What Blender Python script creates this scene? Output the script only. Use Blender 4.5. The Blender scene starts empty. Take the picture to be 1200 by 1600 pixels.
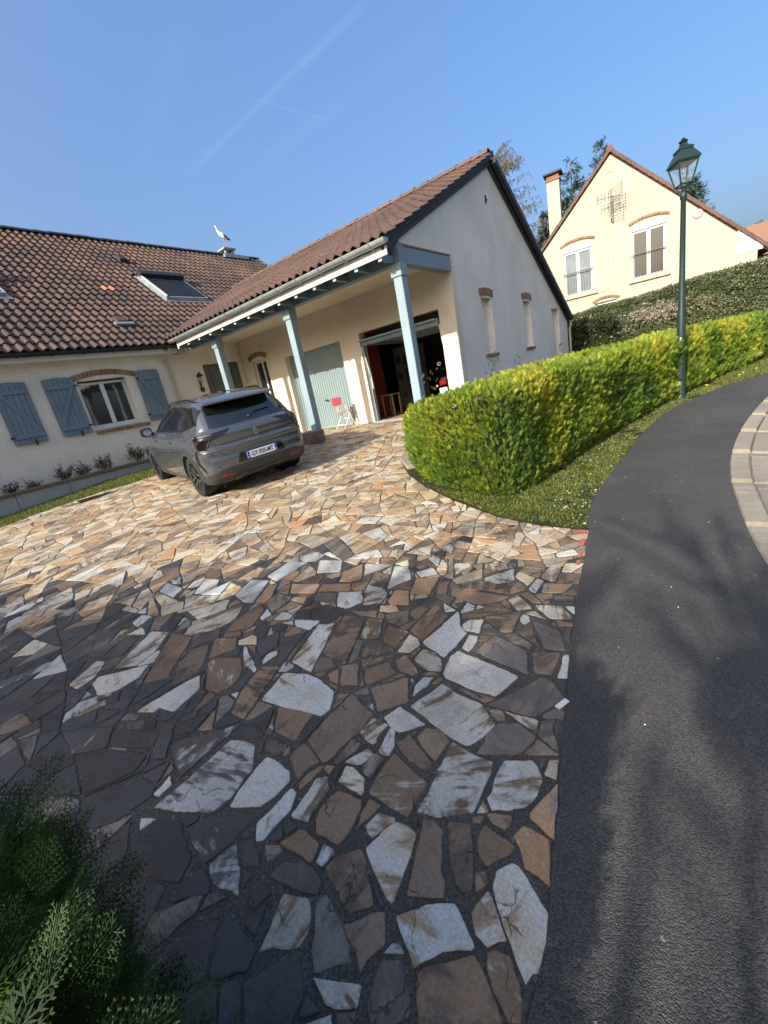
import bpy, bmesh, math, random
import numpy as np
from mathutils import Vector, Matrix, noise
from mathutils.bvhtree import BVHTree
R = math.radians
random.seed(7); rng = np.random.default_rng(7)
SC = bpy.context.scene
COL = SC.collection

# ------------------------------------------------------------------ camera, sky, sun
# x runs away to the right, y away to the left, z up; the lens is at the origin, 1.58 m above the paving
cam = bpy.data.cameras.new('camera'); cam_o = bpy.data.objects.new('camera', cam); COL.objects.link(cam_o)
cam.sensor_fit = 'HORIZONTAL'; cam.sensor_width = 36; cam.lens = 36 * 650.33 / 1200
cam.clip_start = .05; cam.clip_end = 3000
def cam_rows(p, r, y):
    f = Vector((math.sin(y) * math.cos(p), math.cos(y) * math.cos(p), -math.sin(p)))
    r0 = Vector((math.cos(y), -math.sin(y), 0)); u0 = r0.cross(f)
    return math.cos(r) * r0 + math.sin(r) * u0, -math.sin(r) * r0 + math.cos(r) * u0, f
cr, cu, cf = cam_rows(.295405, -.200195, .87183)
cam_o.matrix_world = Matrix((cr, cu, -cf)).transposed().to_4x4()
SC.camera = cam_o

TRAVEL = Vector((1.95, -.12, -1.02)).normalized()
world = bpy.data.worlds.new('World'); SC.world = world; world.use_nodes = True
wn = world.node_tree; bg = wn.nodes['Background']
sky = wn.nodes.new('ShaderNodeTexSky'); sky.sky_type = 'NISHITA'; sky.sun_disc = False
sky.sun_elevation = math.asin(-TRAVEL.z); sky.sun_rotation = math.atan2(-TRAVEL.x, -TRAVEL.y)
sky.air_density = 1.0; sky.dust_density = 10; sky.ozone_density = 3; sky.altitude = 100
bg.inputs[1].default_value = .15
def wnode(t, **k):
    n = wn.nodes.new(t)
    for a, v in k.items(): setattr(n, a, v)
    return n
def wlink(a, b): wn.links.new(a, b)
def contrails():
    tc = wnode('ShaderNodeTexCoord'); vec = tc.outputs['Generated']; total = None
    nz = wnode('ShaderNodeTexNoise'); nz.inputs['Scale'].default_value = 9; nz.inputs['Detail'].default_value = 5
    wlink(vec, nz.inputs['Vector'])
    for d1, d2, wd, amt in (((.716,.432,.548),(.534,.741,.406),.010,.032), ((.637,.604,.478),(.684,.567,.459),.0022,.028),
                            ((.533,.642,.551),(.481,.757,.442),.034,.010), ((.789,.352,.504),(.629,.662,.409),.018,.012)):
        a, b = Vector(d1), Vector(d2); n = a.cross(b).normalized(); m = (a + b).normalized(); half = a.dot(m)
        d = wnode('ShaderNodeVectorMath', operation='DOT_PRODUCT'); wlink(vec, d.inputs[0]); d.inputs[1].default_value = n
        ab = wnode('ShaderNodeMath', operation='ABSOLUTE'); wlink(d.outputs['Value'], ab.inputs[0])
        mr = wnode('ShaderNodeMapRange', interpolation_type='SMOOTHERSTEP'); wlink(ab.outputs[0], mr.inputs[0])
        mr.inputs[1].default_value = 0; mr.inputs[2].default_value = wd; mr.inputs[3].default_value = 1; mr.inputs[4].default_value = 0
        l = wnode('ShaderNodeVectorMath', operation='DOT_PRODUCT'); wlink(vec, l.inputs[0]); l.inputs[1].default_value = m
        lr = wnode('ShaderNodeMapRange', interpolation_type='SMOOTHSTEP'); wlink(l.outputs['Value'], lr.inputs[0])
        lr.inputs[1].default_value = half - .004; lr.inputs[2].default_value = half + (1 - half) * .5
        p = wnode('ShaderNodeMath', operation='MULTIPLY'); wlink(mr.outputs[0], p.inputs[0]); wlink(lr.outputs[0], p.inputs[1])
        q = wnode('ShaderNodeMath', operation='MULTIPLY'); wlink(p.outputs[0], q.inputs[0]); wlink(nz.outputs[0], q.inputs[1])
        s = wnode('ShaderNodeMath', operation='MULTIPLY'); wlink(q.outputs[0], s.inputs[0]); s.inputs[1].default_value = amt
        if total is None: total = s
        else:
            ad = wnode('ShaderNodeMath', operation='ADD'); wlink(total.outputs[0], ad.inputs[0]); wlink(s.outputs[0], ad.inputs[1]); total = ad
    bw = wnode('ShaderNodeRGBToBW'); wlink(sky.outputs[0], bw.inputs[0]); dv = wnode('ShaderNodeMath', operation='DIVIDE'); wlink(bw.outputs[0], dv.inputs[0]); dv.inputs[1].default_value = 1.8
    pw = wnode('ShaderNodeMath', operation='POWER'); wlink(dv.outputs[0], pw.inputs[0]); pw.inputs[1].default_value = -.3
    ml = wnode('ShaderNodeVectorMath', operation='SCALE'); wlink(sky.outputs[0], ml.inputs[0]); wlink(pw.outputs[0], ml.inputs['Scale'])
    hs = wnode('ShaderNodeHueSaturation'); hs.inputs['Saturation'].default_value = 1.2; wlink(ml.outputs[0], hs.inputs['Color'])
    mx = wnode('ShaderNodeMixRGB'); wlink(total.outputs[0], mx.inputs[0]); wlink(hs.outputs[0], mx.inputs[1]); mx.inputs[2].default_value = (6.2, 7.0, 8.0, 1)
    wlink(mx.outputs[0], bg.inputs[0])
contrails()
sun = bpy.data.lights.new('sun', 'SUN'); sun.energy = 3.15; sun.angle = R(.5); sun.color = (1, .93, .80)
sun_o = bpy.data.objects.new('sun', sun); COL.objects.link(sun_o); sun_o.rotation_euler = TRAVEL.to_track_quat('-Z', 'Y').to_euler()
SC.view_settings.view_transform = 'Standard'; SC.view_settings.look = 'None'; SC.view_settings.exposure = 1.12; SC.view_settings.gamma = 1
SC.view_settings.use_curve_mapping = False
SC.render.engine = 'CYCLES'; SC.cycles.max_bounces = 8; SC.cycles.transparent_max_bounces = 8

# ------------------------------------------------------------------ materials
def mat(name, col=(.5,.5,.5), rough=.7, metal=0, spec=.5):
    m = bpy.data.materials.new(name); m.use_nodes = True; b = m.node_tree.nodes['Principled BSDF']
    b.inputs['Base Color'].default_value = (*col, 1); b.inputs['Roughness'].default_value = rough
    b.inputs['Metallic'].default_value = metal; b.inputs['Specular IOR Level'].default_value = spec
    return m
class NT:
    def __init__(s, m): s.t = m.node_tree; s.b = s.t.nodes['Principled BSDF']
    def n(s, t, **k):
        x = s.t.nodes.new(t)
        for a, v in k.items(): setattr(x, a, v)
        return x
    def l(s, a, b): s.t.links.new(a, b)
    def coord(s, kind='Object', scale=(1,1,1)):
        tc = s.n('ShaderNodeTexCoord'); mp = s.n('ShaderNodeMapping'); mp.inputs['Scale'].default_value = scale
        s.l(tc.outputs[kind], mp.inputs['Vector']); return mp.outputs[0]
    def noise(s, vec, scale, detail=4, rough=.55, dist=0):
        x = s.n('ShaderNodeTexNoise'); x.inputs['Scale'].default_value = scale; x.inputs['Detail'].default_value = detail
        x.inputs['Roughness'].default_value = rough; x.inputs['Distortion'].default_value = dist; s.l(vec, x.inputs['Vector']); return x.outputs['Fac']
    def vor(s, vec, scale, feature='F1'):
        x = s.n('ShaderNodeTexVoronoi', feature=feature); x.inputs['Scale'].default_value = scale; s.l(vec, x.inputs['Vector']); return x
    def ramp(s, fac, stops):
        x = s.n('ShaderNodeValToRGB'); s.l(fac, x.inputs[0]); e = x.color_ramp.elements
        while len(e) < len(stops): e.new(.5)
        for i, (p, c) in enumerate(stops): e[i].position = p; e[i].color = (*c, 1) if len(c) == 3 else c
        return x.outputs[0]
    def mr(s, fac, a, b, c=0., d=1., smooth=True):
        x = s.n('ShaderNodeMapRange', interpolation_type='SMOOTHSTEP' if smooth else 'LINEAR'); s.l(fac, x.inputs[0])
        for i, v in enumerate((a, b, c, d)): x.inputs[i + 1].default_value = v
        return x.outputs[0]
    def mix(s, fac, a, b, blend='MIX'):
        x = s.n('ShaderNodeMixRGB', blend_type=blend)
        for i, v in ((0, fac), (1, a), (2, b)):
            if isinstance(v, (int, float)): x.inputs[i].default_value = v
            elif isinstance(v, tuple): x.inputs[i].default_value = (*v, 1)
            else: s.l(v, x.inputs[i])
        return x.outputs[0]
    def math(s, op, a, b):
        x = s.n('ShaderNodeMath', operation=op)
        for i, v in ((0, a), (1, b)):
            if isinstance(v, (int, float)): x.inputs[i].default_value = v
            else: s.l(v, x.inputs[i])
        return x.outputs[0]
    def bump(s, h, dist=.01, strength=1.0):
        x = s.n('ShaderNodeBump'); x.inputs['Distance'].default_value = dist; x.inputs['Strength'].default_value = strength
        s.l(h, x.inputs['Height']); s.l(x.outputs[0], s.b.inputs['Normal'])
    def base(s, c): s.l(c, s.b.inputs['Base Color'])

def stucco(name, col, bumpd=.012, scale=38):
    m = mat(name, col, .92, 0, .2); q = NT(m); v = q.coord()
    big = q.noise(v, .9, 5); fine = q.noise(v, scale, 6, .7); grit = q.vor(v, scale * 1.6)
    streak = q.noise(q.coord(scale=(3, 3, .35)), 2.2, 4)
    c = q.mix(q.mr(big, .35, .7), tuple(x * 1.04 for x in col), tuple(x * .9 for x in col))
    c = q.mix(q.mr(streak, .5, .8, 0, .16), c, tuple(x * k for x, k in zip(col, (.74, .70, .62)))); blot = q.noise(v, 3.1, 6, .65); c = q.mix(q.mr(blot, .52, .72, 0, .22), c, tuple(x * .84 for x in col))
    c = q.mix(q.mr(fine, .35, .6, .35, 0), c, tuple(x * .68 for x in col)); q.base(c)
    q.bump(q.math('ADD', fine, q.math('MULTIPLY', grit.outputs['Distance'], .6)), bumpd, .9); return m
def painted_wood(name, col, rough=.55):
    m = mat(name, col, rough, 0, .35); q = NT(m); v = q.coord()
    g = q.noise(q.coord(scale=(22, 22, 1.4)), 2.5, 6, .6); b = q.noise(v, 1.7, 3)
    c = q.mix(q.mr(b, .35, .75), tuple(x * 1.06 for x in col), tuple(x * .86 for x in col))
    c = q.mix(q.mr(g, .52, .72, 0, .4), c, tuple(x * .62 for x in col)); q.base(c); q.bump(g, .0015, .7); return m
def speckle(name, col, amt=.25, scale=60, rough=.8, bumpd=.003, big=1.3, metal=0, spec=.4):
    m = mat(name, col, rough, metal, spec); q = NT(m); v = q.coord()
    a = q.noise(v, big, 5); f = q.noise(v, scale, 5, .65)
    c = q.mix(q.mr(a, .3, .7), tuple(x * (1 + amt) for x in col), tuple(x * (1 - amt) for x in col))
    c = q.mix(q.mr(f, .38, .62, .5, 0), c, tuple(x * (1 - 1.6 * amt) for x in col)); q.base(c); q.bump(f, bumpd, .8); return m

M = {}
M['stucco'] = stucco('cream_render', (.80, .72, .585), .016)
M['stucco_gable'] = stucco('shaded_gable_render', (.86, .82, .765), .02, 30)  # shaded copy of the facade render, the look of its shade put into the colour
M['stucco_main'] = stucco('shaded_main_render', (.80, .755, .66), .018, 30)  # another shaded copy of that render, brightness of its shade set in the colour
M['plaster'] = stucco('smooth_plaster', (.74, .73, .66), .002, 20)
M['stucco_far'] = stucco('sand_render', (.47, .43, .35), .012, 26)
M['post'] = painted_wood('pale_blue_wood', (.25, .335, .38))
M['beam'] = painted_wood('slate_blue_wood', (.19, .265, .32))
M['shutter'] = painted_wood('blue_grey_wood', (.14, .205, .255))
M['door_dark'] = painted_wood('grey_green_wood', (.105, .125, .13))
M['garage_metal'] = speckle('ribbed_door_paint', (.245, .32, .335), .06, 30, .45, .0006)
M['white'] = speckle('white_paint', (.66, .66, .64), .06, 25, .5, .0005)
M['whitewood'] = painted_wood('white_wood', (.55, .55, .52))
M['zinc'] = speckle('zinc', (.42, .45, .47), .18, 18, .42, .0008, 3, .55)
M['pvc'] = speckle('beige_plastic', (.42, .39, .32), .08, 25, .5, .0005)
M['black'] = mat('black_plastic', (.012, .012, .014), .5)
M['iron'] = speckle('dark_iron', (.03, .032, .035), .2, 40, .5, .001, 3, .3)
M['green_metal'] = speckle('green_enamel', (.016, .036, .033), .15, 30, .38, .0006)
M['dark_tile_edge'] = speckle('slate_verge', (.045, .05, .07), .2, 30, .7, .002)
M['wood'] = painted_wood('bare_wood', (.36, .22, .11))
M['red'] = speckle('faded_red_plastic', (.36, .055, .07), .12, 25, .5, .0005)
M['pink'] = mat('pink_plastic', (.55, .28, .24), .5)
M['rubber'] = speckle('rubber', (.022, .022, .024), .2, 60, .85, .001)
M['chrome'] = mat('chrome', (.6, .6, .62), .2, 1)
M['soil'] = speckle('soil', (.075, .055, .038), .35, 40, .95, .02)
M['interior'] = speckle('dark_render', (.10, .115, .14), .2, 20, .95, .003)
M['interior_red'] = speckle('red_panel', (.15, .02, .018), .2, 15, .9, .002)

def tile_mat(name, cols, lit_amt=.5):
    m = mat(name, cols[0], .8, 0, .3); q = NT(m); v = q.coord()
    at = q.n('ShaderNodeAttribute', attribute_type='GEOMETRY'); at.attribute_name = 'rnd'
    oi = q.n('ShaderNodeObjectInfo')
    geo = q.n('ShaderNodeNewGeometry'); sep = q.n('ShaderNodeSeparateXYZ')
    n1 = q.n('ShaderNodeTexNoise'); n1.inputs['Scale'].default_value = .55; n1.inputs['Detail'].default_value = 4; q.l(geo.outputs['Position'], n1.inputs['Vector'])
    n2 = q.n('ShaderNodeTexNoise'); n2.inputs['Scale'].default_value = 26; n2.inputs['Detail'].default_value = 6; q.l(geo.outputs['Position'], n2.inputs['Vector'])
    r = q.math('FRACT', q.math('ADD', at.outputs['Fac'], oi.outputs['Random']), 0)
    f = q.math('ADD', q.math('MULTIPLY', r, .36), q.math('MULTIPLY', q.mr(n1.outputs[0], .3, .7), .64))
    c = q.ramp(f, [(0, cols[0]), (.4, cols[1]), (.72, cols[2]), (1, cols[3])])
    c = q.mix(q.mr(n2.outputs[0], .45, .7, 0, .6), c, tuple(x * .45 for x in cols[0])); q.base(c); q.bump(n2.outputs[0], .003, .7); return m
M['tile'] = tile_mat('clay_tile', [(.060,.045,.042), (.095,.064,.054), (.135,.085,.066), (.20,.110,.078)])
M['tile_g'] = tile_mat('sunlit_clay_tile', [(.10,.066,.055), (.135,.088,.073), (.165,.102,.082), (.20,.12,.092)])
M['tile_o'] = speckle('lit_orange_tile', (.42, .17, .09), .12, 30, .8, .002)  # stands for the lit pair of tiles, sunlight put into the orange
M['tile_far'] = tile_mat('brown_clay_tile', [(.10,.065,.055), (.14,.085,.07), (.17,.10,.08), (.2,.12,.09)])

def brick_mat():
    m = mat('brick', (.35,.2,.13), .9, 0, .2); q = NT(m); oi = q.n('ShaderNodeObjectInfo'); geo = q.n('ShaderNodeNewGeometry')
    n2 = q.n('ShaderNodeTexNoise'); n2.inputs['Scale'].default_value = 40; n2.inputs['Detail'].default_value = 5; q.l(geo.outputs['Position'], n2.inputs['Vector'])
    c = q.ramp(oi.outputs['Random'], [(0, (.24,.125,.085)), (.35, (.31,.18,.11)), (.7, (.36,.24,.15)), (1, (.27,.15,.10))])
    c = q.mix(q.mr(n2.outputs[0], .4, .7, 0, .5), c, (.12,.075,.05)); q.base(c); q.bump(n2.outputs[0], .004, .8); return m
M['brick'] = brick_mat()

def glass_mat(name, tint=(.02,.025,.03), rough=.04):
    m = mat(name, tint, rough, 0, .9); q = NT(m); v = q.coord()
    q.b.inputs['IOR'].default_value = 1.55; q.b.inputs['Coat Weight'].default_value = .4; q.b.inputs['Coat Roughness'].default_value = .02
    n = q.noise(v, 2.5, 3); q.bump(n, .004, .25); return m
M['glass'] = glass_mat('window_glass'); M['car_glass'] = glass_mat('tinted_glass', (.006,.007,.009), .03)
m = mat('lantern_glass', (.35,.38,.38), .05); m.node_tree.nodes['Principled BSDF'].inputs['Transmission Weight'].default_value = .0
q = NT(m); q.b.inputs['Alpha'].default_value = .10; M['lglass'] = m

def paver_stone():
    m = mat('flagstone', (.3,.25,.2), .62, 0, .35); q = NT(m); geo = q.n('ShaderNodeNewGeometry'); pos = geo.outputs['Position']
    a1 = q.n('ShaderNodeAttribute'); a1.attribute_name = 'Col'; a2 = q.n('ShaderNodeAttribute'); a2.attribute_name = 'Col2'
    dr = q.n('ShaderNodeVectorRotate', rotation_type='Z_AXIS'); q.l(pos, dr.inputs['Vector']); q.l(q.math('MULTIPLY', a2.outputs['Alpha'], 6.28), dr.inputs['Angle'])
    mp = q.n('ShaderNodeMapping'); mp.inputs['Scale'].default_value = (4.5, 22, 8); q.l(dr.outputs[0], mp.inputs['Vector'])
    streak = q.noise(mp.outputs[0], 1.0, 7, .62, .35); blot = q.noise(pos, 5.5, 6, .6, .4); fine = q.noise(pos, 85, 6, .7); spots = q.vor(pos, 60)
    f = q.math('ADD', q.math('MULTIPLY', streak, .5), q.math('MULTIPLY', blot, .5))
    th = q.math('SUBTRACT', 1.0, a1.outputs['Alpha'])
    lo = q.math('SUBTRACT', q.math('ADD', q.math('MULTIPLY', th, .46), .27), .045); hi = q.math('ADD', lo, .09)
    mr = q.n('ShaderNodeMapRange', interpolation_type='SMOOTHSTEP'); q.l(f, mr.inputs[0]); q.l(lo, mr.inputs[1]); q.l(hi, mr.inputs[2])
    warm = q.noise(pos, 3.4, 5, .6); c = q.mix(q.mr(warm, .5, .68, 0, .55), a1.outputs['Color'], q.mix(1.0, a1.outputs['Color'], (.86,.66,.44), 'MULTIPLY')); c = q.mix(mr.outputs[0], c, a2.outputs['Color'])
    c = q.mix(q.mr(streak, .5, .75, 0, .45), c, q.mix(1.0, c, (.55,.5,.45), 'MULTIPLY'))
    c = q.mix(q.mr(fine, .38, .62, .42, 0), c, q.mix(1.0, c, (.4,.38,.36), 'MULTIPLY'))
    c = q.mix(q.mr(spots.outputs['Distance'], .06, .16, .5, 0), c, (.03,.028,.026))
    wp = q.n('ShaderNodeVectorMath', operation='ADD'); q.l(pos, wp.inputs[0])
    nn = q.n('ShaderNodeTexNoise'); nn.inputs['Scale'].default_value = 7; nn.inputs['Detail'].default_value = 3; q.l(pos, nn.inputs['Vector'])
    sc = q.n('ShaderNodeVectorMath', operation='SCALE'); q.l(nn.outputs['Color'], sc.inputs[0]); sc.inputs['Scale'].default_value = .22; q.l(sc.outputs[0], wp.inputs[1])
    cv = q.n('ShaderNodeTexVoronoi', feature='DISTANCE_TO_EDGE'); cv.inputs['Scale'].default_value = 4.2; q.l(wp.outputs[0], cv.inputs['Vector'])
    crack = q.math('MULTIPLY', q.mr(cv.outputs['Distance'], .002, .010, 1, 0), q.mr(blot, .50, .60))
    c = q.mix(q.math('MULTIPLY', crack, .7), c, (.04,.035,.03)); lich = q.noise(pos, 2.3, 6, .65); c = q.mix(q.mr(lich, .52, .68, 0, .55), c, q.mix(1.0, c, (.55,.53,.50), 'MULTIPLY')); q.base(c)
    h = q.math('SUBTRACT', q.math('ADD', q.math('MULTIPLY', streak, 1.0), q.math('MULTIPLY', fine, .35)), q.math('MULTIPLY', crack, .9))
    q.bump(h, .008, .9); q.l(q.mr(blot, .3, .7, .48, .78), q.b.inputs['Roughness']); return m
M['flag'] = paver_stone()
def mortar():
    m = mat('mortar', (.12,.11,.1), .9, 0, .25); q = NT(m); v = q.coord()
    a = q.noise(v, 2.0, 5); f = q.noise(v, 120, 6, .75); g = q.vor(v, 95); s = q.noise(v, 14, 4)
    c = q.mix(q.mr(a, .35, .7), (.20,.178,.15), (.125,.113,.10)); c = q.mix(q.mr(f, .4, .65), (.07,.065,.06), c)
    c = q.mix(q.mr(g.outputs['Color'], .86, .93, 0, .7), c, (.24,.23,.21)); c = q.mix(q.mr(s, .58, .72, 0, .6), c, (.05,.06,.035)); q.base(c)
    q.bump(q.math('ADD', f, q.math('MULTIPLY', g.outputs['Distance'], .8)), .012, 1); return m
M['mortar'] = mortar()
def asphalt(name, lo, hi, scale=210):
    m = mat(name, hi, .78, 0, .5); q = NT(m); v = q.coord()
    g = q.vor(v, scale); g2 = q.vor(v, scale * .45); f = q.noise(v, 300, 4, .7); a = q.noise(v, 1.1, 6, .6); b = q.noise(v, 7, 5)
    c = q.mix(q.mr(g.outputs['Color'], .15, .9), lo, hi); c = q.mix(q.mr(a, .40, .62, 0, .6), c, q.mix(1.0, c, (1.55,1.47,1.35), 'MULTIPLY'))
    c = q.mix(q.mr(b, .5, .75, 0, .4), c, q.mix(1.0, c, (.6,.6,.62), 'MULTIPLY'))
    c = q.mix(q.mr(g2.outputs['Color'], .955, .98, 0, .8), c, (.30,.28,.25)); q.base(c)
    q.bump(q.math('ADD', q.math('MULTIPLY', g.outputs['Distance'], -.9), q.math('MULTIPLY', f, .4)), .006, 1); return m
M['asphalt'] = asphalt('fresh_asphalt', (.033,.032,.032), (.084,.080,.077))
M['road'] = asphalt('old_road', (.12,.115,.105), (.24,.225,.20), 160)
M['kerb'] = speckle('kerb_concrete', (.30, .262, .205), .2, 45, .9, .006)
M['concrete'] = speckle('grey_concrete', (.33, .35, .34), .14, 30, .85, .003, 2)
M['coping'] = speckle('brown_coping', (.17, .125, .08), .2, 30, .85, .004, 3)
M['stone_block'] = speckle('dark_block', (.20, .145, .12), .3, 22, .9, .006, 4)
M['meadow'] = speckle('meadow', (.045, .06, .022), .3, 2, .95, .02)
def ground_mat():
    m = mat('turf_soil', (.06,.07,.025), .95, 0, .1); q = NT(m); v = q.coord()
    a = q.noise(v, 3.2, 6); f = q.noise(v, 60, 6, .7)
    c = q.mix(q.mr(a, .4, .6), (.075,.105,.022), (.13,.10,.06)); c = q.mix(q.mr(f, .4, .65), (.03,.035,.014), c); q.base(c); q.bump(f, .03, 1); return m
M['turf'] = ground_mat()
def leafy(name, rough=.55, trans=.25, sat=1.0):
    m = mat(name, (.1,.15,.03), rough, 0, .35); q = NT(m); a = q.n('ShaderNodeAttribute'); a.attribute_name = 'Col'
    geo = q.n('ShaderNodeNewGeometry'); f = q.noise(geo.outputs['Position'], 35, 3)
    c = q.mix(q.mr(f, .35, .65), a.outputs['Color'], q.mix(1.0, a.outputs['Color'], (.62,.66,.6), 'MULTIPLY')); q.base(c)
    tr = q.n('ShaderNodeBsdfTranslucent'); q.l(q.mix(1.0, c, (1.5,1.55,.7), 'MULTIPLY'), tr.inputs[0])
    mx = q.n('ShaderNodeMixShader'); mx.inputs[0].default_value = trans
    out = q.t.nodes['Material Output']; q.l(q.b.outputs[0], mx.inputs[1]); q.l(tr.outputs[0], mx.inputs[2]); q.l(mx.outputs[0], out.inputs[0]); return m
M['thuja'] = leafy('thuja_sprays', .6, .10); M['leaf'] = leafy('leaves', .4, .15); M['grass'] = leafy('grass_blades', .5, .3); M['needle'] = leafy('needles', .6, .1)
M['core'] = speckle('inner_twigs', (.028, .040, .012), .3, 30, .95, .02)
M['bark'] = speckle('bark', (.13, .10, .075), .3, 25, .9, .01)
M['twig'] = speckle('pale_twig', (.17, .14, .10), .25, 25, .9, .004)
def carpaint():
    m = mat('graphite_paint', (.13,.135,.14), .28, .55, .5); q = NT(m); v = q.coord()
    q.b.inputs['Coat Weight'].default_value = 1; q.b.inputs['Coat Roughness'].default_value = .04
    f = q.noise(v, 900, 2); c = q.mix(f, (.092,.102,.118), (.135,.148,.168)); q.base(c)
    d = q.noise(v, 6, 5); q.l(q.mr(d, .35, .75, .24, .27), q.b.inputs['Roughness']); return m
M['paint'] = carpaint()
M['gloss_black'] = mat('gloss_black', (.012,.012,.014), .12, 0, .6)
M['cladding'] = speckle('grey_cladding', (.045, .046, .048), .1, 60, .5, .0006)
M['lamp_dark'] = mat('smoked_lens', (.012,.008,.009), .06, 0, .8)
M['lamp_red'] = mat('red_lens', (.25,.01,.012), .15, 0, .6)
M['lamp_white'] = mat('clear_lens', (.3,.31,.33), .12, .2, .6)
M['plate'] = mat('plate_white', (.62,.66,.72), .35)
M['plate_blue'] = mat('plate_blue', (.02,.07,.42), .4)
M['ink'] = mat('plate_ink', (.012,.012,.02), .5)
M['rim'] = speckle('rim_alloy', (.05, .052, .055), .2, 30, .3, .0003, 3, .7)
M['rim_light'] = mat('rim_machined', (.38,.39,.41), .3, .9)
M['feather_w'] = mat('white_plumage', (.75,.74,.7), .8); M['feather_b'] = mat('black_plumage', (.02,.02,.025), .7); M['beak'] = mat('orange_beak', (.45,.12,.05), .6)
M['redpaint'] = speckle('red_marking_paint', (.40, .13, .12), .25, 60, .8, .001)
M['petal'] = mat('petals', (.8,.8,.78), .6); M['yellow'] = mat('yellow_petals', (.75,.55,.02), .6)
M['curtain'] = speckle('net_curtain', (.20, .235, .25), .2, 14, .8, .004)

# ------------------------------------------------------------------ mesh helpers
class MB:
    def __init__(s): s.v = []; s.f = []
    def add(s, vs, fs):
        o = len(s.v); s.v += [tuple(p) for p in vs]; s.f += [tuple(i + o for i in f) for f in fs]; return s
    def box(s, x0, x1, y0, y1, z0, z1, mx=None):
        vs = [Vector((x, y, z)) for z in (z0, z1) for y in (y0, y1) for x in (x0, x1)]
        if mx is not None: vs = [mx @ v for v in vs]
        return s.add(vs, [(0,2,3,1), (4,5,7,6), (0,1,5,4), (2,6,7,3), (0,4,6,2), (1,3,7,5)])
    def prism(s, pts, d):                      # planar polygon (3-D points) pushed along d
        n = len(pts); a = [Vector(p) for p in pts]; d = Vector(d)
        return s.add(a + [p + d for p in a], [tuple(range(n))[::-1], tuple(range(n, 2 * n))] + [(i, (i + 1) % n, n + (i + 1) % n, n + i) for i in range(n)])
    def tube(s, pts, r, n=8, caps=True):
        pts = [Vector(p) for p in pts]; rs = r if isinstance(r, (list, tuple)) else [r] * len(pts)
        rings = []; up = None
        for i, p in enumerate(pts):
            t = (pts[min(i + 1, len(pts) - 1)] - pts[max(i - 1, 0)]).normalized()
            if up is None: up = Vector((0, 0, 1)) if abs(t.z) < .9 else Vector((1, 0, 0))
            a = t.cross(up).normalized(); up = a.cross(t).normalized()
            rings.append([p + (a * math.cos(k * 2 * math.pi / n) + up * math.sin(k * 2 * math.pi / n)) * rs[i] for k in range(n)])
        vs = [q for rg in rings for q in rg]; fs = []
        for i in range(len(pts) - 1):
            for k in range(n): fs.append((i * n + k, i * n + (k + 1) % n, (i + 1) * n + (k + 1) % n, (i + 1) * n + k))
        if caps: fs += [tuple(range(n))[::-1], tuple(range(len(vs) - n, len(vs)))]
        return s.add(vs, fs)
    def lathe(s, prof, n=24, c=(0, 0, 0), axis='Z', mx=None, caps=True):
        vs = []
        for r, h in prof:
            for k in range(n):
                a = k * 2 * math.pi / n; x, y = r * math.cos(a), r * math.sin(a)
                p = Vector((x, y, h)) if axis == 'Z' else (Vector((h, x, y)) if axis == 'X' else Vector((x, h, y)))
                if mx is not None: p = mx @ p
                vs.append(p + Vector(c))
        fs = [(i * n + k, i * n + (k + 1) % n, (i + 1) * n + (k + 1) % n, (i + 1) * n + k) for i in range(len(prof) - 1) for k in range(n)]
        if caps: fs += [tuple(range(n))[::-1], tuple(range(len(vs) - n, len(vs)))]
        return s.add(vs, fs)
    def mesh(s, name, m=None, smooth=False, bevel=0):
        me = bpy.data.meshes.new(name); me.from_pydata(s.v, [], s.f)
        bm = bmesh.new(); bm.from_mesh(me); bmesh.ops.recalc_face_normals(bm, faces=bm.faces)
        if bevel: bmesh.ops.bevel(bm, geom=[e for e in bm.edges if len(e.link_faces) == 2 and e.calc_face_angle(0) > .5], offset=bevel, segments=1, affect='EDGES')
        bm.to_mesh(me); bm.free()
        if m is not None: me.materials.append(m)
        if smooth: me.polygons.foreach_set('use_smooth', [True] * len(me.polygons)); me.set_sharp_from_angle(angle=R(38))
        return me
def link(name, me, parent=None, kind=None, label=None):
    o = bpy.data.objects.new(name, me); COL.objects.link(o)
    if parent is not None:
        o.parent = parent
        if parent.parent is None: o.matrix_parent_inverse = Matrix.Translation(-Vector(parent.location)) if parent.get('worldparts') else Matrix.Identity(4)
    if kind: o['kind'] = kind
    if label: o['label'] = label
    return o
def part(name, mb, m, parent=None, smooth=False, bevel=0, kind=None, label=None):
    return link(name, mb.mesh(name, m, smooth, bevel), parent, kind, label)
def thing(name, label, cat, loc=(0, 0, 0), group=None, local=False):
    o = bpy.data.objects.new(name, None); COL.objects.link(o); o.location = loc; o.empty_display_size = .2
    o['label'] = label; o['category'] = cat
    if not local: o['worldparts'] = 1
    if group: o['group'] = group
    return o
def tag(o, label, cat, group=None):
    o['label'] = label; o['category'] = cat
    if group: o['group'] = group
    return o
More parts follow.
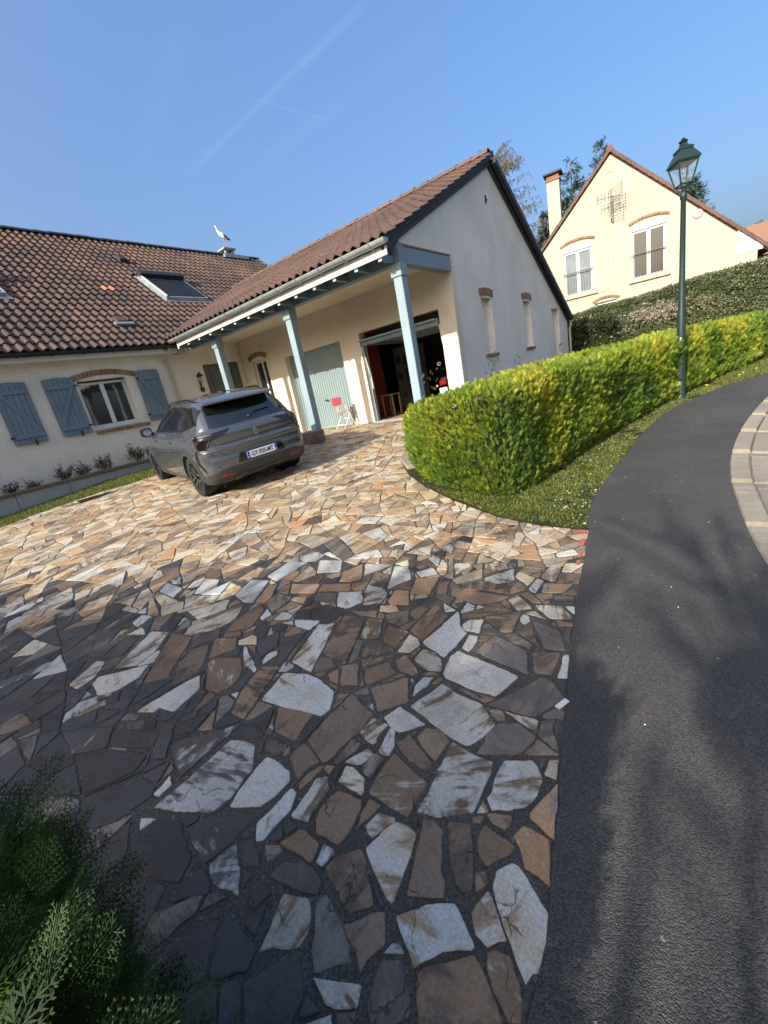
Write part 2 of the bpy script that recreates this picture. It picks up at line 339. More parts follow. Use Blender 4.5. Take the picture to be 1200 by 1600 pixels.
def np_mesh(name, V, F, m=None, cols=None, smooth=False, rnd=None):
    V = np.asarray(V, np.float32).reshape(-1, 3); F = np.asarray(F, np.int32); k = F.shape[1]
    me = bpy.data.meshes.new(name); me.vertices.add(len(V)); me.vertices.foreach_set('co', V.ravel())
    me.loops.add(F.size); me.loops.foreach_set('vertex_index', F.ravel()); me.polygons.add(len(F))
    me.polygons.foreach_set('loop_start', np.arange(0, F.size, k, dtype=np.int32)); me.update(calc_edges=True)
    if m is not None: me.materials.append(m)
    if cols is not None:
        c = np.ones((len(V), 4), np.float32); c[:, :3] = cols; a = me.color_attributes.new('Col', 'FLOAT_COLOR', 'POINT'); a.data.foreach_set('color', c.ravel())
    if rnd is not None: a = me.attributes.new('rnd', 'FLOAT', 'POINT'); a.data.foreach_set('value', np.asarray(rnd, np.float32))
    return me
def ter(x, y): return min(-1.58 + .02 * x + .027 * y + .005 * x * y, -.97)
def inside(p, poly):
    c = False; n = len(poly)
    for i in range(n):
        (x1, y1), (x2, y2) = poly[i], poly[(i + 1) % n]
        if (y1 > p[1]) != (y2 > p[1]) and p[0] < (x2 - x1) * (p[1] - y1) / (y2 - y1) + x1: c = not c
    return c
def sheet(name, poly, dz, m, step=.3, kind='structure', parent=None, h=ter, thick=0):
    bm = bmesh.new(); vs = [bm.verts.new((x, y, 0)) for x, y in poly]; bm.faces.new(vs)
    xs = [p[0] for p in poly]; ys = [p[1] for p in poly]
    for ax, lo, hi in ((0, min(xs), max(xs)), (1, min(ys), max(ys))):
        t = math.floor(lo / step) * step + step
        while t < hi:
            co = [0, 0, 0]; co[ax] = t; no = [0, 0, 0]; no[ax] = 1
            bmesh.ops.bisect_plane(bm, geom=bm.verts[:] + bm.edges[:] + bm.faces[:], plane_co=co, plane_no=no); t += step
    bmesh.ops.triangulate(bm, faces=bm.faces[:])
    for v in bm.verts: v.co.z = h(v.co.x, v.co.y) + dz
    bmesh.ops.recalc_face_normals(bm, faces=bm.faces)
    if sum(f.normal.z for f in bm.faces) < 0: bmesh.ops.reverse_faces(bm, faces=bm.faces[:])
    me = bpy.data.meshes.new(name); bm.to_mesh(me); bm.free(); me.materials.append(m)
    me.polygons.foreach_set('use_smooth', [True] * len(me.polygons))
    return link(name, me, parent, kind)
def text_mesh(name, body, size, m, mx, parent, extrude=.001, align='CENTER', label=None, sx=1.0, offset=0):
    cu = bpy.data.curves.new(name, 'FONT'); cu.body = body; cu.size = size; cu.extrude = extrude; cu.align_x = align; cu.align_y = 'CENTER'; cu.offset = offset
    t = bpy.data.objects.new(name + '_tmp', cu); COL.objects.link(t); bpy.context.view_layer.update()
    me = bpy.data.meshes.new_from_object(t.evaluated_get(bpy.context.evaluated_depsgraph_get())); bpy.data.objects.remove(t)
    me.transform(Matrix.Diagonal((sx, 1, 1, 1))); me.transform(mx); me.materials.clear(); me.materials.append(m); me.name = name
    return link(name, me, parent, None, label)

# ------------------------------------------------------------------ the ground
def ter_far(x, y): return max(ter(x, y), -1.66)
g = MB().add([(-900, -900, -1.9), (900, -900, -1.9), (900, 900, -1.9), (-900, 900, -1.9)], [(0, 1, 2, 3)])
part('ground', g, M['meadow'], kind='structure')
sheet('yard_ground', [(-14, -16), (46, -16), (46, 34), (-14, 34)], -.07, M['turf'], 2.0, h=ter_far)
PAVE = [(-.5,.1), (.2,.22), (.52,.31), (.7,.315), (1.4,.45), (2.03,.57), (2.73,.67), (3.49,.78), (3.49,1.15), (3.6,1.61), (3.95,2.27), (4.35,2.89), (4.78,3.41), (5.45,4.02), (6.24,4.4),
        (7.2,4.45), (8.99,4.45), (8.99,12.29), (6.4,12.29), (6.3,11.0), (5.4,10.25), (4.16,10.19), (3.67,10.24), (3.25,10.5), (2.51,10.63), (1.4,10.6), (-.6,10.9), (-2.6,11.2), (-1.75,5.3), (-1.0,3.0), (-.45,1.6), (-.2,.6)]
drive = sheet('driveway', PAVE, -.0045, M['mortar'], .3)
KIN = [(17,-2.9), (15,-2.25), (12.4,-1.42), (9.53,-.71), (7.51,-.35), (6.12,-.19), (5.13,-.15), (4.39,-.18), (3.72,-.23), (3.19,-.3), (2.3,-.47), (1.3,-.75), (.2,-1.15), (-1.2,-1.8), (-3,-2.7)]
VERGE = [(3.49,.78), (4.04,.89), (4.6,.89), (5.6,.86), (6.85,.81), (8.1,.68), (9.16,.47), (11.33,-.25), (12.72,-.92), (15.5,-1.9), (17.3,-2.55)]
def rough(pts, amp, step, seed):
    out = []
    for (a, b), (c, d) in zip(pts[:-1], pts[1:]):
        L = math.hypot(c - a, d - b); n = max(1, int(L / step)); nx, ny = -(d - b) / L, (c - a) / L
        for i in range(n):
            t = i / n; k = amp * noise.noise(Vector((a + (c - a) * t, b + (d - b) * t, seed)) * 9)
            out.append((a + (c - a) * t + nx * k, b + (d - b) * t + ny * k))
    return out + [pts[-1]]
def smooth_line(pts, n=6):
    out = []
    for i in range(len(pts) - 1):
        p0, p1, p2, p3 = (Vector(pts[max(i - 1, 0)]), Vector(pts[i]), Vector(pts[i + 1]), Vector(pts[min(i + 2, len(pts) - 1)]))
        for k in range(n):
            t = k / n; q = .5 * ((2 * p1) + (-p0 + p2) * t + (2 * p0 - 5 * p1 + 4 * p2 - p3) * t * t + (-p0 + 3 * p1 - 3 * p2 + p3) * t ** 3); out.append((q.x, q.y))
    return out + [tuple(pts[-1])]
KS = smooth_line(KIN); VS = rough(smooth_line(VERGE, 4), .05, .12, 3)
edge = [(-3,-.3), (-.5,.105), (.2,.225), (.52,.315), (.7,.32), (1.4,.455), (2.03,.575), (2.73,.675), (3.49,.785)]
sheet('sidewalk', rough(edge, .012, .1, 8) + VS[1:] + KS, .004, M['asphalt'], .4)
sheet('road', KS[::-1] + [(30, -9), (30, -15), (-12, -15), (-9, -6)][:4], -.035, M['road'], .8, h=ter_far)

def offset_line(pts, d):
    out = []
    for i, p in enumerate(pts):
        a = Vector(pts[max(i - 1, 0)]); b = Vector(pts[min(i + 1, len(pts) - 1)]); t = (b - a).normalized(); out.append((p[0] + t.y * d, p[1] - t.x * d))
    return out
kerb_root = bpy.data.objects.new('kerb', None); COL.objects.link(kerb_root); kerb_root['kind'] = 'structure'; kerb_root['worldparts'] = 1
def strip_pieces(line, d0, d1, length, gap, top, bot, m, name, parent, jit=.0):
    a = offset_line(line, d0); b = offset_line(line, d1); s = 0; cur = []; acc = []
    pts = []
    for i in range(len(line) - 1):
        L = (Vector(line[i + 1]) - Vector(line[i])).length; n = max(2, int(L / .07))
        for k in range(n): t = k / n; pts.append((Vector(a[i]).lerp(Vector(a[i + 1]), t), Vector(b[i]).lerp(Vector(b[i + 1]), t), L / n))
    seg = []; run = 0
    def flush(seg):
        if len(seg) < 3: return
        mb = MB(); n = len(seg); dz = random.uniform(-jit, jit); vs = []
        for pa, pb in seg:
            ra = .006 * noise.noise(Vector((pa.x * 14, pa.y * 14, 0))); za = ter_far(pa.x, pa.y) + dz; zb = ter_far(pb.x, pb.y) + dz
            e = (pb - pa) * .06; qa = pa + e * (1 + ra * 90); qb = pb - e
            vs += [(pa.x, pa.y, za + bot), (pa.x, pa.y, za + top - .012), (qa.x, qa.y, za + top + ra), (qb.x, qb.y, zb + top + ra), (pb.x, pb.y, zb + top - .014), (pb.x, pb.y, zb + bot)]
        fs = [(i * 6 + j, i * 6 + j + 1, (i + 1) * 6 + j + 1, (i + 1) * 6 + j) for i in range(n - 1) for j in range(5)] + [tuple(range(6)), tuple(range((n - 1) * 6, n * 6))[::-1]]
        mb.add(vs, fs); part(name, mb, m, parent)
    for pa, pb, L in pts:
        seg.append((pa, pb)); run += L
        if run > length: flush(seg[:-1] if gap else seg); seg = [(pa, pb)] if not gap else []; run = 0
    flush(seg)
strip_pieces(KS, -.155, -.0, 1.0, True, .016, -.15, M['kerb'], 'kerb_stone', kerb_root, .003)
strip_pieces(KS, -.34, -.163, 1.0, True, -.012, -.15, M['kerb'], 'gutter_slab', kerb_root, .002)

# crazy paving: flags with the outlines they have by the pavement, the rest broken at random
TR = """
W 755,503 699,458 647,403 615,374 589,341 624,332 632,304 657,298 772,330 848,450 845,472 799,508
W 528,722 488,657 460,613 481,600 556,530 579,493 592,487 652,579 627,623 603,656 561,691
B 754,775 658,744 587,723 646,616 682,633 707,661 825,715 835,761 820,802
B 770,666 697,601 691,576 702,546 761,569 829,603 891,639 858,715
B 710,539 751,516 782,534 761,562
B 1019,1035 996,973 987,903 1027,877 1084,995 1110,1046 1044,1072
W 516,1550 462,1526 535,1405 593,1385 673,1379 705,1419 709,1526 699,1574 637,1574
B 813,1657 828,1516 933,1546 989,1557 953,1706 930,1773
B 996,1472 858,1464 833,1394 807,1318 820,1295 896,1286 1000,1264 1129,1271 1148,1361 1180,1454
M 899,1056 797,1045 794,853 819,852 949,856 969,955 996,1053
W 680,914 631,928 581,838 549,772 545,754 558,748 645,766 686,772 764,792 770,826 763,885
B 510,1012 482,936 454,852 513,797 532,817 575,878 624,940 564,999
W 1365,1086 1245,1133 1222,1031 1178,884 1171,785 1231,752 1329,722 1413,826 1420,969 1448,1065
W 1102,1157 1094,1093 1187,1003 1209,1110 1224,1177 1132,1213
W 682,528 656,529 618,499 607,455 635,436 649,415 696,459 723,488 735,509
M 567,442 537,411 502,353 518,327 578,350 601,374 626,396 614,439 597,453
B 434,588 358,537 475,356 498,371 535,414 562,451 575,483 458,607
B 1075,956 1043,871 1159,862 1195,940 1172,994 1109,1004
G 1237,578 1328,549 1349,551 1379,644 1345,713 1266,741 1219,732 1153,738
G 1303,440 1336,541 1241,571
G 1352,544 1311,445 1455,517 1436,555
M 964,840 828,835 850,753 881,711 932,648 1031,651 1103,650 1154,662 1148,748 1162,857
W 1056,625 1031,619 999,626 968,594 993,545 1034,494 1102,469 1176,470 1218,505 1231,529 1179,626 1138,632
T 1192,473 1194,426 1284,440 1266,474
T 1025,473 1008,467 982,394 979,374 1187,417
T 896,464 850,432 849,391 839,347 936,379 974,391 981,454 972,482 927,498
B 897,637 909,607 938,610 914,644
B 931,578 928,530 959,518 989,525 951,606
M 889,599 854,600 815,580 790,537 895,473 911,594
W 568,1355 481,1368 438,1311 459,1284 526,1288 591,1282 650,1316 656,1351
M 571,1247 587,1183 650,1197 726,1198 770,1247 737,1285 572,1264
B 670,1180 616,1166 573,1120 586,1019 650,1012 731,1029 761,1047 745,1164
B 719,1614 731,1533 790,1529 786,1629 750,1644
B 753,1477 715,1400 692,1350 745,1350 803,1326 829,1402 843,1470
B 738,1338 685,1338 661,1308 806,1294
B 826,1269 832,1244 963,1214 961,1271
M 865,1182 881,1151 950,1126 963,1172 856,1226
M 773,1146 775,1064 790,1059 839,1095 856,1174 842,1207 774,1191
G 877,1140 853,1117 852,1071 952,1070 956,1123
M 1010,1268 983,1169 1003,1159 1022,1174 1109,1166 1108,1262
W 965,1119 972,1064 1022,1072 1092,1113 1099,1147
M 667,927 753,884 770,890 756,959 690,976
B 478,1223 493,1065 558,1084 562,1171 553,1191
G 413,1210 469,1187 475,1220 447,1269
B 757,1541 741,1500 762,1488 796,1509
G 397,1112 420,1020 439,978 481,995 489,1080 440,1163 384,1174
M 286,1049 239,1034 270,1005 311,933 367,940 421,997 380,1089
G 427,973 397,951 369,919 336,903 296,851 372,776 403,805 435,882 459,956
B 396,774 368,736 405,737 458,711 522,757 427,853
D 235,980 174,1022 114,938 182,832 250,843 306,919
M 270,779 279,748 314,701 356,717 323,779 311,808 290,850
G 335,686 306,646 321,615 379,573 410,594 457,654 428,703
G 253,720 279,680 309,699 275,745
D 258,777 253,838 211,824
D 294,1162 304,1133 364,1120 358,1219
D 255,1136 255,1075 340,1112
D 408,2123 442,2044 583,2215 558,2294
D 341,2404 392,2289 450,2184 515,2242 393,2504
D 209,2538 143,2237 320,2118 406,2159 296,2434
D 130,2212 71,2027 194,1933 312,1901 346,1936 323,2084
X 490,2074 453,1964 431,1868 696,1865 765,1865 639,1977 521,2109
X 414,1830 286,1844 346,1703 409,1578 488,1556 631,1586 718,1692 709,1764 674,1833
W 317,1904 328,1872 389,1870 411,1926
W 210,1795 276,1775 237,1845
D 153,1756 145,1581 200,1448 272,1487 323,1680 228,1788 184,1806
X 315,1614 284,1425 317,1409 413,1392 493,1396 502,1431 465,1467 389,1573
X 294,1407 266,1336 293,1219 344,1281 399,1380
D 354,1280 385,1226 420,1264 438,1320 409,1362
W 1646,1121 1515,1094 1485,1061 1471,890 1481,786 1553,758 1650,730 1672,848 1711,1102
W 1688,1329 1623,1144 1867,1120 1908,1181 2053,1273
W 1892,1164 1894,1056 2032,1081 1997,1168 1936,1186
W 1735,1092 1726,1040 1826,1035 1868,1049 1860,1103
M 1543,1297 1497,1196 1521,1105 1579,1133 1638,1197 1637,1289
B 1704,1339 1982,1307 2079,1454 1761,1466
G 1682,695 1849,757 1885,851 1909,968 1733,1009
G 1890,853 1873,746 1910,747 1972,867 1940,921
B 1955,943 1979,885 2196,903 2052,1089
B 1988,1211 2181,942 2217,1065 2035,1234
G 1907,683 1935,576 2083,650 2124,812
B 2107,818 1990,857 1909,706 1995,763
B 1708,672 1725,589 1907,597 1854,733
G 1441,588 1603,493 1697,594 1690,632 1416,801
W 1721,565 1736,520 1908,556 1897,580
W 2194,929 2247,855 2367,990 2283,1025
W 2167,743 2226,835 2184,882
M 2182,732 2223,621 2239,617 2340,697 2288,855
W 2273,615 2355,629 2340,685
W 2015,1350 2055,1289 2104,1409
B 2207,1404 2166,1198 2257,1071 2325,1031 2288,1446
B 2336,1338 2357,1043 2442,959 2459,1244 2400,1358
W 2623,913 2598,813 2807,826 2790,913
W 2455,949 2421,892 2584,882 2605,936
T 2442,858 2488,731 2609,700 2556,879
M 2453,1263 2458,1161 2520,1068 2688,1129 2498,1282
M 2563,1310 2722,1125 2773,1143 2702,1370
T 2353,1435 2502,1300 2626,1355 2396,1491
T 2120,1698 2172,1553 2391,1600 2324,1765
M 2186,1515 2210,1449 2371,1501 2327,1570
W 2353,1745 2443,1641 2519,1728 2407,1823
M 2466,1504 2680,1442 2632,1594
G 2344,760 2383,639 2471,660 2436,777
B 2378,975 2310,862 2326,819 2432,937
W 1402,1122 1469,1119 1444,1173 1374,1182 1304,1154
W 1578,1348 1661,1327 1712,1372 1726,1443 1558,1424
M 1426,1314 1428,1233 1460,1213 1528,1316 1555,1362 1478,1388
W 920,1902 990,1505 1041,1490 1153,1560 1181,1694 1183,1810 1124,1953
W 1350,2024 1213,1985 1211,1900 1202,1794 1629,1992 1568,2102
B 1353,1851 1339,1642 1747,1820 1723,1991
M 1567,1717 1615,1602 1792,1705 1754,1802
G 1351,1630 1405,1610 1555,1678 1542,1725
M 1602,1565 1578,1458 1747,1463 1744,1623
B 1526,1643 1430,1598 1555,1432 1592,1520 1592,1606
B 1366,1526 1528,1418 1413,1585
B 1262,1422 1409,1326 1464,1418 1348,1511
B 1145,1258 1265,1151 1410,1249 1256,1389
B 1198,1559 1240,1468 1372,1568 1320,1657
B 1198,1633 1201,1577 1295,1657 1232,1687
B 1208,1766 1304,1693 1350,1764 1321,1831 1248,1818
W 1491,2253 1498,2112 1605,2117 1537,2312
D 1602,2191 1642,2023 1778,2012 1775,2218 1679,2270
D 1600,2218 1684,2283 1645,2385 1559,2322
D 1168,2057 1167,2029 1479,2120 1352,2234
D 1127,2212 1279,2190 1400,2312 1262,2375
W 1450,2603 1440,2558 1518,2548 1563,2654
M 1236,2514 1300,2479 1376,2540 1294,2595
T 1620,2451 1711,2417 1708,2533 1554,2551
W 1797,2132 1794,2040 1904,1972 2027,2072 1943,2251
W 1938,1831 2062,1858 2112,1920 2003,2025 1875,1949
W 2210,2469 2381,2587 2311,2821 2122,2669
T 2101,2264 2179,2202 2385,2354 2218,2444 2078,2365
W 2454,2089 2402,2341 2222,2211
W 2312,1802 2472,1938 2439,2057 2119,1899
T 1793,2646 1866,2437 1989,2495 1902,2751
T 1900,2432 1992,2170 2086,2243 1992,2474
B 1824,2164 1933,2249 1880,2411 1781,2359
W 1887,2935 2256,2914 2194,3118 1917,3107
W 1571,2851 1874,3014 1822,3207 1590,3127 1546,2947
T 1600,2744 1679,2755 1858,2881 1833,2954 1593,2847
B 930,2084 779,1986 782,1877 906,1921 1152,2018 1104,2140
B 1768,1899 1789,1756 1856,1794 1785,1979
B 1779,1655 1773,1550 1834,1519 1947,1592 1841,1711
T 1949,1752 1997,1624 2159,1729 2121,1835 1987,1798
B 1093,1498 1177,1469 1145,1531
W 722,3021 856,3042 1038,3189 981,3354 626,3157
W 456,2958 549,2878 672,2865 773,2937 532,3177 483,3134
W 565,2437 604,2435 628,2319 799,2340 875,2461 679,2520 515,2539
M 991,2555 1137,2453 1224,2563 1144,2717
M 824,2312 831,2196 917,2163 1000,2197 1095,2331 1008,2533 956,2506
W 1233,3115 1424,3001 1530,3110 1270,3330
W 1202,3196 1202,3272 1116,3199
W 1500,3482 1618,3448 1711,3547 1677,3730 1459,3564
X 839,3758 1065,3739 1021,3998 645,3849
W 959,3549 1101,3588 1064,3713 968,3674
W 913,3594 872,3651 798,3583
W 939,3368 975,3509 858,3525
X 651,3412 827,3513 760,3549 601,3566
W 522,3198 636,3320 606,3389 395,3297 409,3181
W 442,3013 439,3074 385,3030
D 725,3257 896,3366 839,3504 653,3390
B 755,2654 1079,2916 1045,3149 660,2776
B 734,2559 893,2493 1100,2708 987,2771 872,2727
W 1342,3701 1477,3793 1469,4084 1355,4005
T 1481,3639 1475,3726 1360,3649
W 1097,3708 1153,3818 1068,3814
D 403,2562 447,2580 512,2626 449,2621 328,2674
D 1163,2693 1251,2812 1060,2862 1000,2795"""
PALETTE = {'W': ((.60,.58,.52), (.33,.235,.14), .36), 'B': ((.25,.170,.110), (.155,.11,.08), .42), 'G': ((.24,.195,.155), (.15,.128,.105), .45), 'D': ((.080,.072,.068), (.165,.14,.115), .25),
           'M': ((.55,.50,.41), (.23,.155,.095), .56), 'T': ((.46,.28,.15), (.48,.40,.29), .4), 'X': ((.095,.082,.074), (.50,.49,.45), .43),
           'C': ((.57,.49,.355), (.46,.31,.18), .40), 'Y': ((.50,.36,.215), (.30,.205,.13), .4), 'K': ((.40,.34,.26), (.26,.21,.155), .5)}
def area(p): return abs(sum(p[i][0] * p[(i + 1) % len(p)][1] - p[(i + 1) % len(p)][0] * p[i][1] for i in range(len(p)))) / 2
def clip(p, n, d):                                  # keep n.x <= d
    out = []
    for i in range(len(p)):
        a, b = p[i], p[(i + 1) % len(p)]; fa, fb = n[0] * a[0] + n[1] * a[1] - d, n[0] * b[0] + n[1] * b[1] - d
        if fa <= 0: out.append(a)
        if fa * fb < 0: t = fa / (fa - fb); out.append((a[0] + (b[0] - a[0]) * t, a[1] + (b[1] - a[1]) * t))
    return out
def hull(pts):
    pts = sorted(set(pts)); lo = []; up = []
    for s, o in ((pts, lo), (pts[::-1], up)):
        for p in s:
            while len(o) > 1 and (o[-1][0] - o[-2][0]) * (p[1] - o[-2][1]) - (o[-1][1] - o[-2][1]) * (p[0] - o[-2][0]) <= 0: o.pop()
            o.append(p)
    return lo[:-1] + up[:-1]
def shrink(p, d):
    h = hull(p)
    q = h
    for i in range(len(h)):
        a, b = h[i], h[(i + 1) % len(h)]; L = math.hypot(b[0] - a[0], b[1] - a[1])
        if L < 1e-6: continue
        n = ((b[1] - a[1]) / L, -(b[0] - a[0]) / L); q = clip(q, n, n[0] * a[0] + n[1] * a[1] - d)
        if len(q) < 3: return []
    return q
def outline(p, seed, amp, step=.05, round_=.07):
    out = []; n = len(p)
    for i in range(n):
        a, b = Vector(p[i]), Vector(p[(i + 1) % n]); L = (b - a).length
        if L < 1e-4: continue
        c = min(.009, L * round_); k = max(1, int((L - 2 * c) / step)); t = (b - a) / L; nn = Vector((t.y, -t.x))
        for j in range(k + 1):
            s = c + (L - 2 * c) * j / k; q = a + t * s; w = amp * (0 if j in (0, k) else 1)
            q = q + nn * (noise.noise(Vector((q.x * 17, q.y * 17, seed))) * w + noise.noise(Vector((q.x * 60, q.y * 60, seed))) * amp * .35); out.append((q.x, q.y))
    return out
traced = []
for l in TR.strip().split('\n'):
    c, *ps = l.split(); traced.append((c, [tuple(float(v) / 1000 for v in q.split(',')) for q in ps]))
hulls = [(hull(p), p) for c, p in traced]
def split(p, cap, out, lim):
    A = area(p)
    if A < 1e-4: return
    cx = sum(q[0] for q in p) / len(p); cy = sum(q[1] for q in p) / len(p)
    if A < cap(cx, cy) * random.uniform(.35, 1.75): out.append(p); return
    mx = sum((q[0] - cx) ** 2 for q in p); my = sum((q[1] - cy) ** 2 for q in p); mxy = sum((q[0] - cx) * (q[1] - cy) for q in p)
    th = .5 * math.atan2(2 * mxy, mx - my) + random.gauss(0, .34)
    if random.random() < .16: th += 1.2
    n = (math.cos(th), math.sin(th)); i = random.randrange(len(p)); w = random.uniform(.36, .64); vals = [n[0] * q[0] + n[1] * q[1] for q in p]
    d = min(vals) + (max(vals) - min(vals)) * w
    split(clip(p, n, d), cap, out, lim); split(clip(p, (-n[0], -n[1]), -d), cap, out, lim)
def capf(x, y):
    return (.022 if y < 2.6 and x > .3 else .046) + .018 * noise.noise(Vector((x, y, 4)))
cells = []
split([(-2.8, -.4), (9.1, -.4), (9.1, 12.5), (-2.8, 12.5)], capf, cells, 0)
def warp(q):
    v = Vector((q[0] * 1.1, q[1] * 1.1, 2.3)); w = Vector((q[0] * 4.5, q[1] * 4.5, 9)); u = Vector((q[0] * 2.4, q[1] * 2.4, 5)); return (q[0] + .11 * noise.noise(v) + .06 * noise.noise(u) + .024 * noise.noise(w), q[1] + .11 * noise.noise(v + Vector((7, 3, 1))) + .06 * noise.noise(u + Vector((3, 8, 1))) + .024 * noise.noise(w + Vector((5, 1, 2))))
flags = [(c, p, True) for c, p in traced]
def seg_hit(p, poly):
    return [i for i in range(len(poly))]
for p in cells:
    q = hull([warp(v) for v in p]); ins = [inside(v, PAVE) for v in q]
    if not any(ins): continue
    if not all(ins):
        for _ in range(3):
            bad = [v for v in q if not inside(v, PAVE)]
            if not bad: break
            v = bad[0]; best = None
            for i in range(len(PAVE)):
                a, b = Vector(PAVE[i]), Vector(PAVE[(i + 1) % len(PAVE)]); t = max(0, min(1, (Vector(v) - a).dot(b - a) / (b - a).length_squared)); d = (a + (b - a) * t - Vector(v)).length
                if best is None or d < best[0]: best = (d, a, b)
            _, a, b = best; L = (b - a).length; n = ((b.y - a.y) / L, -(b.x - a.x) / L); d = n[0] * a.x + n[1] * a.y - .002
            q = clip(q, n, d)
            if len(q) < 3: break
        if len(q) < 3 or not all(inside((v[0] * .98 + q[0][0] * .02, v[1] * .98 + q[0][1] * .02), PAVE) for v in q[1:]) and area(q) < .01: continue
    cx = sum(v[0] for v in q) / len(q); cy = sum(v[1] for v in q) / len(q); ok = True
    for h, raw in hulls:
        if not ok: break
        if min(v[0] for v in h) > max(v[0] for v in q) or max(v[0] for v in h) < min(v[0] for v in q) or min(v[1] for v in h) > max(v[1] for v in q) or max(v[1] for v in h) < min(v[1] for v in q): continue
        best = None; over = q
        for i in range(len(h)):
            a, b = h[i], h[(i + 1) % len(h)]; L = math.hypot(b[0] - a[0], b[1] - a[1])
            if L < 1e-5: continue
            n = ((b[1] - a[1]) / L, -(b[0] - a[0]) / L); d = n[0] * a[0] + n[1] * a[1]; over = clip(over, n, d) if len(over) > 2 else over
            r = clip(q, (-n[0], -n[1]), -d - .006)
            if len(r) > 2 and (best is None or area(r) > best[0]): best = (area(r), r)
        if len(over) < 3 or area(over) < 2e-5: continue
        if best is None or best[0] < .0014: ok = False
        else: q = hull(best[1])
    if not ok or len(q) < 3: continue
    near = max(0., min(1., (4.1 - (cx * .95 + cy * .42)) / 2.2)); r = random.random()  # near shade and far sunlight partly put into which stone colours get picked
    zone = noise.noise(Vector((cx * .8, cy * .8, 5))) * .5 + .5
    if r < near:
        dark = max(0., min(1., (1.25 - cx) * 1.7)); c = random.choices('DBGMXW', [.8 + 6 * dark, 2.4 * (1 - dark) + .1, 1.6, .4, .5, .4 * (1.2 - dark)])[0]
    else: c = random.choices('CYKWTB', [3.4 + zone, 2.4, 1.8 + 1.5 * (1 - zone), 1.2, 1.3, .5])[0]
    j = .003 + .003 * random.random() + (.0015 if near > .4 else 0)
    q = shrink(q, j)
    if len(q) < 3 or area(q) < .0008: continue
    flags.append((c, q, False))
def in_view(p):
    r = cam_rows(.295405, -.200195, .87183); v = Vector(p); d = v.dot(r[2])
    if d < .05: return None
    x, y = 600 + 650.33 * v.dot(r[0]) / d, 800 - 650.33 * v.dot(r[1]) / d
    return (x, y, d) if -40 < x < 1240 and -40 < y < 1640 else None
def flag_geo(c, p, exact, idx):
    if exact:
        s = .99; cx = sum(v[0] for v in p) / len(p); cy = sum(v[1] for v in p) / len(p); p = [(cx + (v[0] - cx) * s, cy + (v[1] - cy) * s) for v in p]
    far = p[0][0] * .7 + p[0][1] * .5 > 3.2
    o = outline(p, idx * 1.7, .008 if not far else .006, .022 if not far else .12)
    if area(o) < 1e-4: return None
    cx = sum(v[0] for v in o) / len(o); cy = sum(v[1] for v in o) / len(o); lift = random.uniform(.0, .0035); tx, ty = random.uniform(-.008, .008), random.uniform(-.008, .008)
    z = lambda x, y: ter(x, y) + lift + tx * (x - cx) + ty * (y - cy) + .0025 * noise.noise(Vector((x * 6, y * 6, 1)))
    n = len(o); vs = [(x, y, ter(x, y) - .03) for x, y in o] + [(x, y, z(x, y) - .003) for x, y in o]
    for x, y in o:
        L = math.hypot(x - cx, y - cy) + 1e-6; k = 1 - min(.3, .0045 / L); X, Y = cx + (x - cx) * k, cy + (y - cy) * k; vs.append((X, Y, z(X, Y)))
    fs = [(i, (i + 1) % n, n + (i + 1) % n, n + i) for i in range(n)] + [(n + i, n + (i + 1) % n, 2 * n + (i + 1) % n, 2 * n + i) for i in range(n)] + [tuple(range(2 * n, 3 * n))]
    a, b, am = PALETTE[c]; j = random.uniform(.78, 1.22); hue = random.uniform(-.06, .06)
    if c == 'W': j = random.uniform(.88, 1.06)
    ca = (a[0] * j * (1 + hue), a[1] * j, a[2] * j * (1 - hue)); jb = random.uniform(.7, 1.2); cb = tuple(x * jb for x in b); am = max(.02, min(.95, am + random.uniform(-.16, .16)))
    return vs, fs, ca + (am,), cb + (random.random(),)
def flag_mesh(items):
    V = []; F = []; A = []; B = []
    for vs, fs, ca, cb in items:
        o = len(V); V += vs; F += [tuple(i + o for i in f) for f in fs]; A += [ca] * len(vs); B += [cb] * len(vs)
    me = bpy.data.meshes.new('flagstone'); me.from_pydata(V, [], F)
    for nm, dat in (('Col', A), ('Col2', B)):
        a = me.color_attributes.new(nm, 'FLOAT_COLOR', 'POINT'); a.data.foreach_set('color', np.array(dat, np.float32).ravel())
    me.materials.append(M['flag']); return me
ranked = []
for i, (c, p, ex) in enumerate(flags):
    cx = sum(v[0] for v in p) / len(p); cy = sum(v[1] for v in p) / len(p); s = in_view((cx, cy, ter(cx, cy))); geo = flag_geo(c, p, ex, i)
    if geo is None: continue
    ranked.append((area(p) * (-ter(cx, cy)) / s[2] ** 3 if s else 0, geo))
ranked.sort(key=lambda t: -t[0])
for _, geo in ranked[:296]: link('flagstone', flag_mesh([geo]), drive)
link('flagstones', flag_mesh([g for _, g in ranked[296:]]), drive, 'stuff')
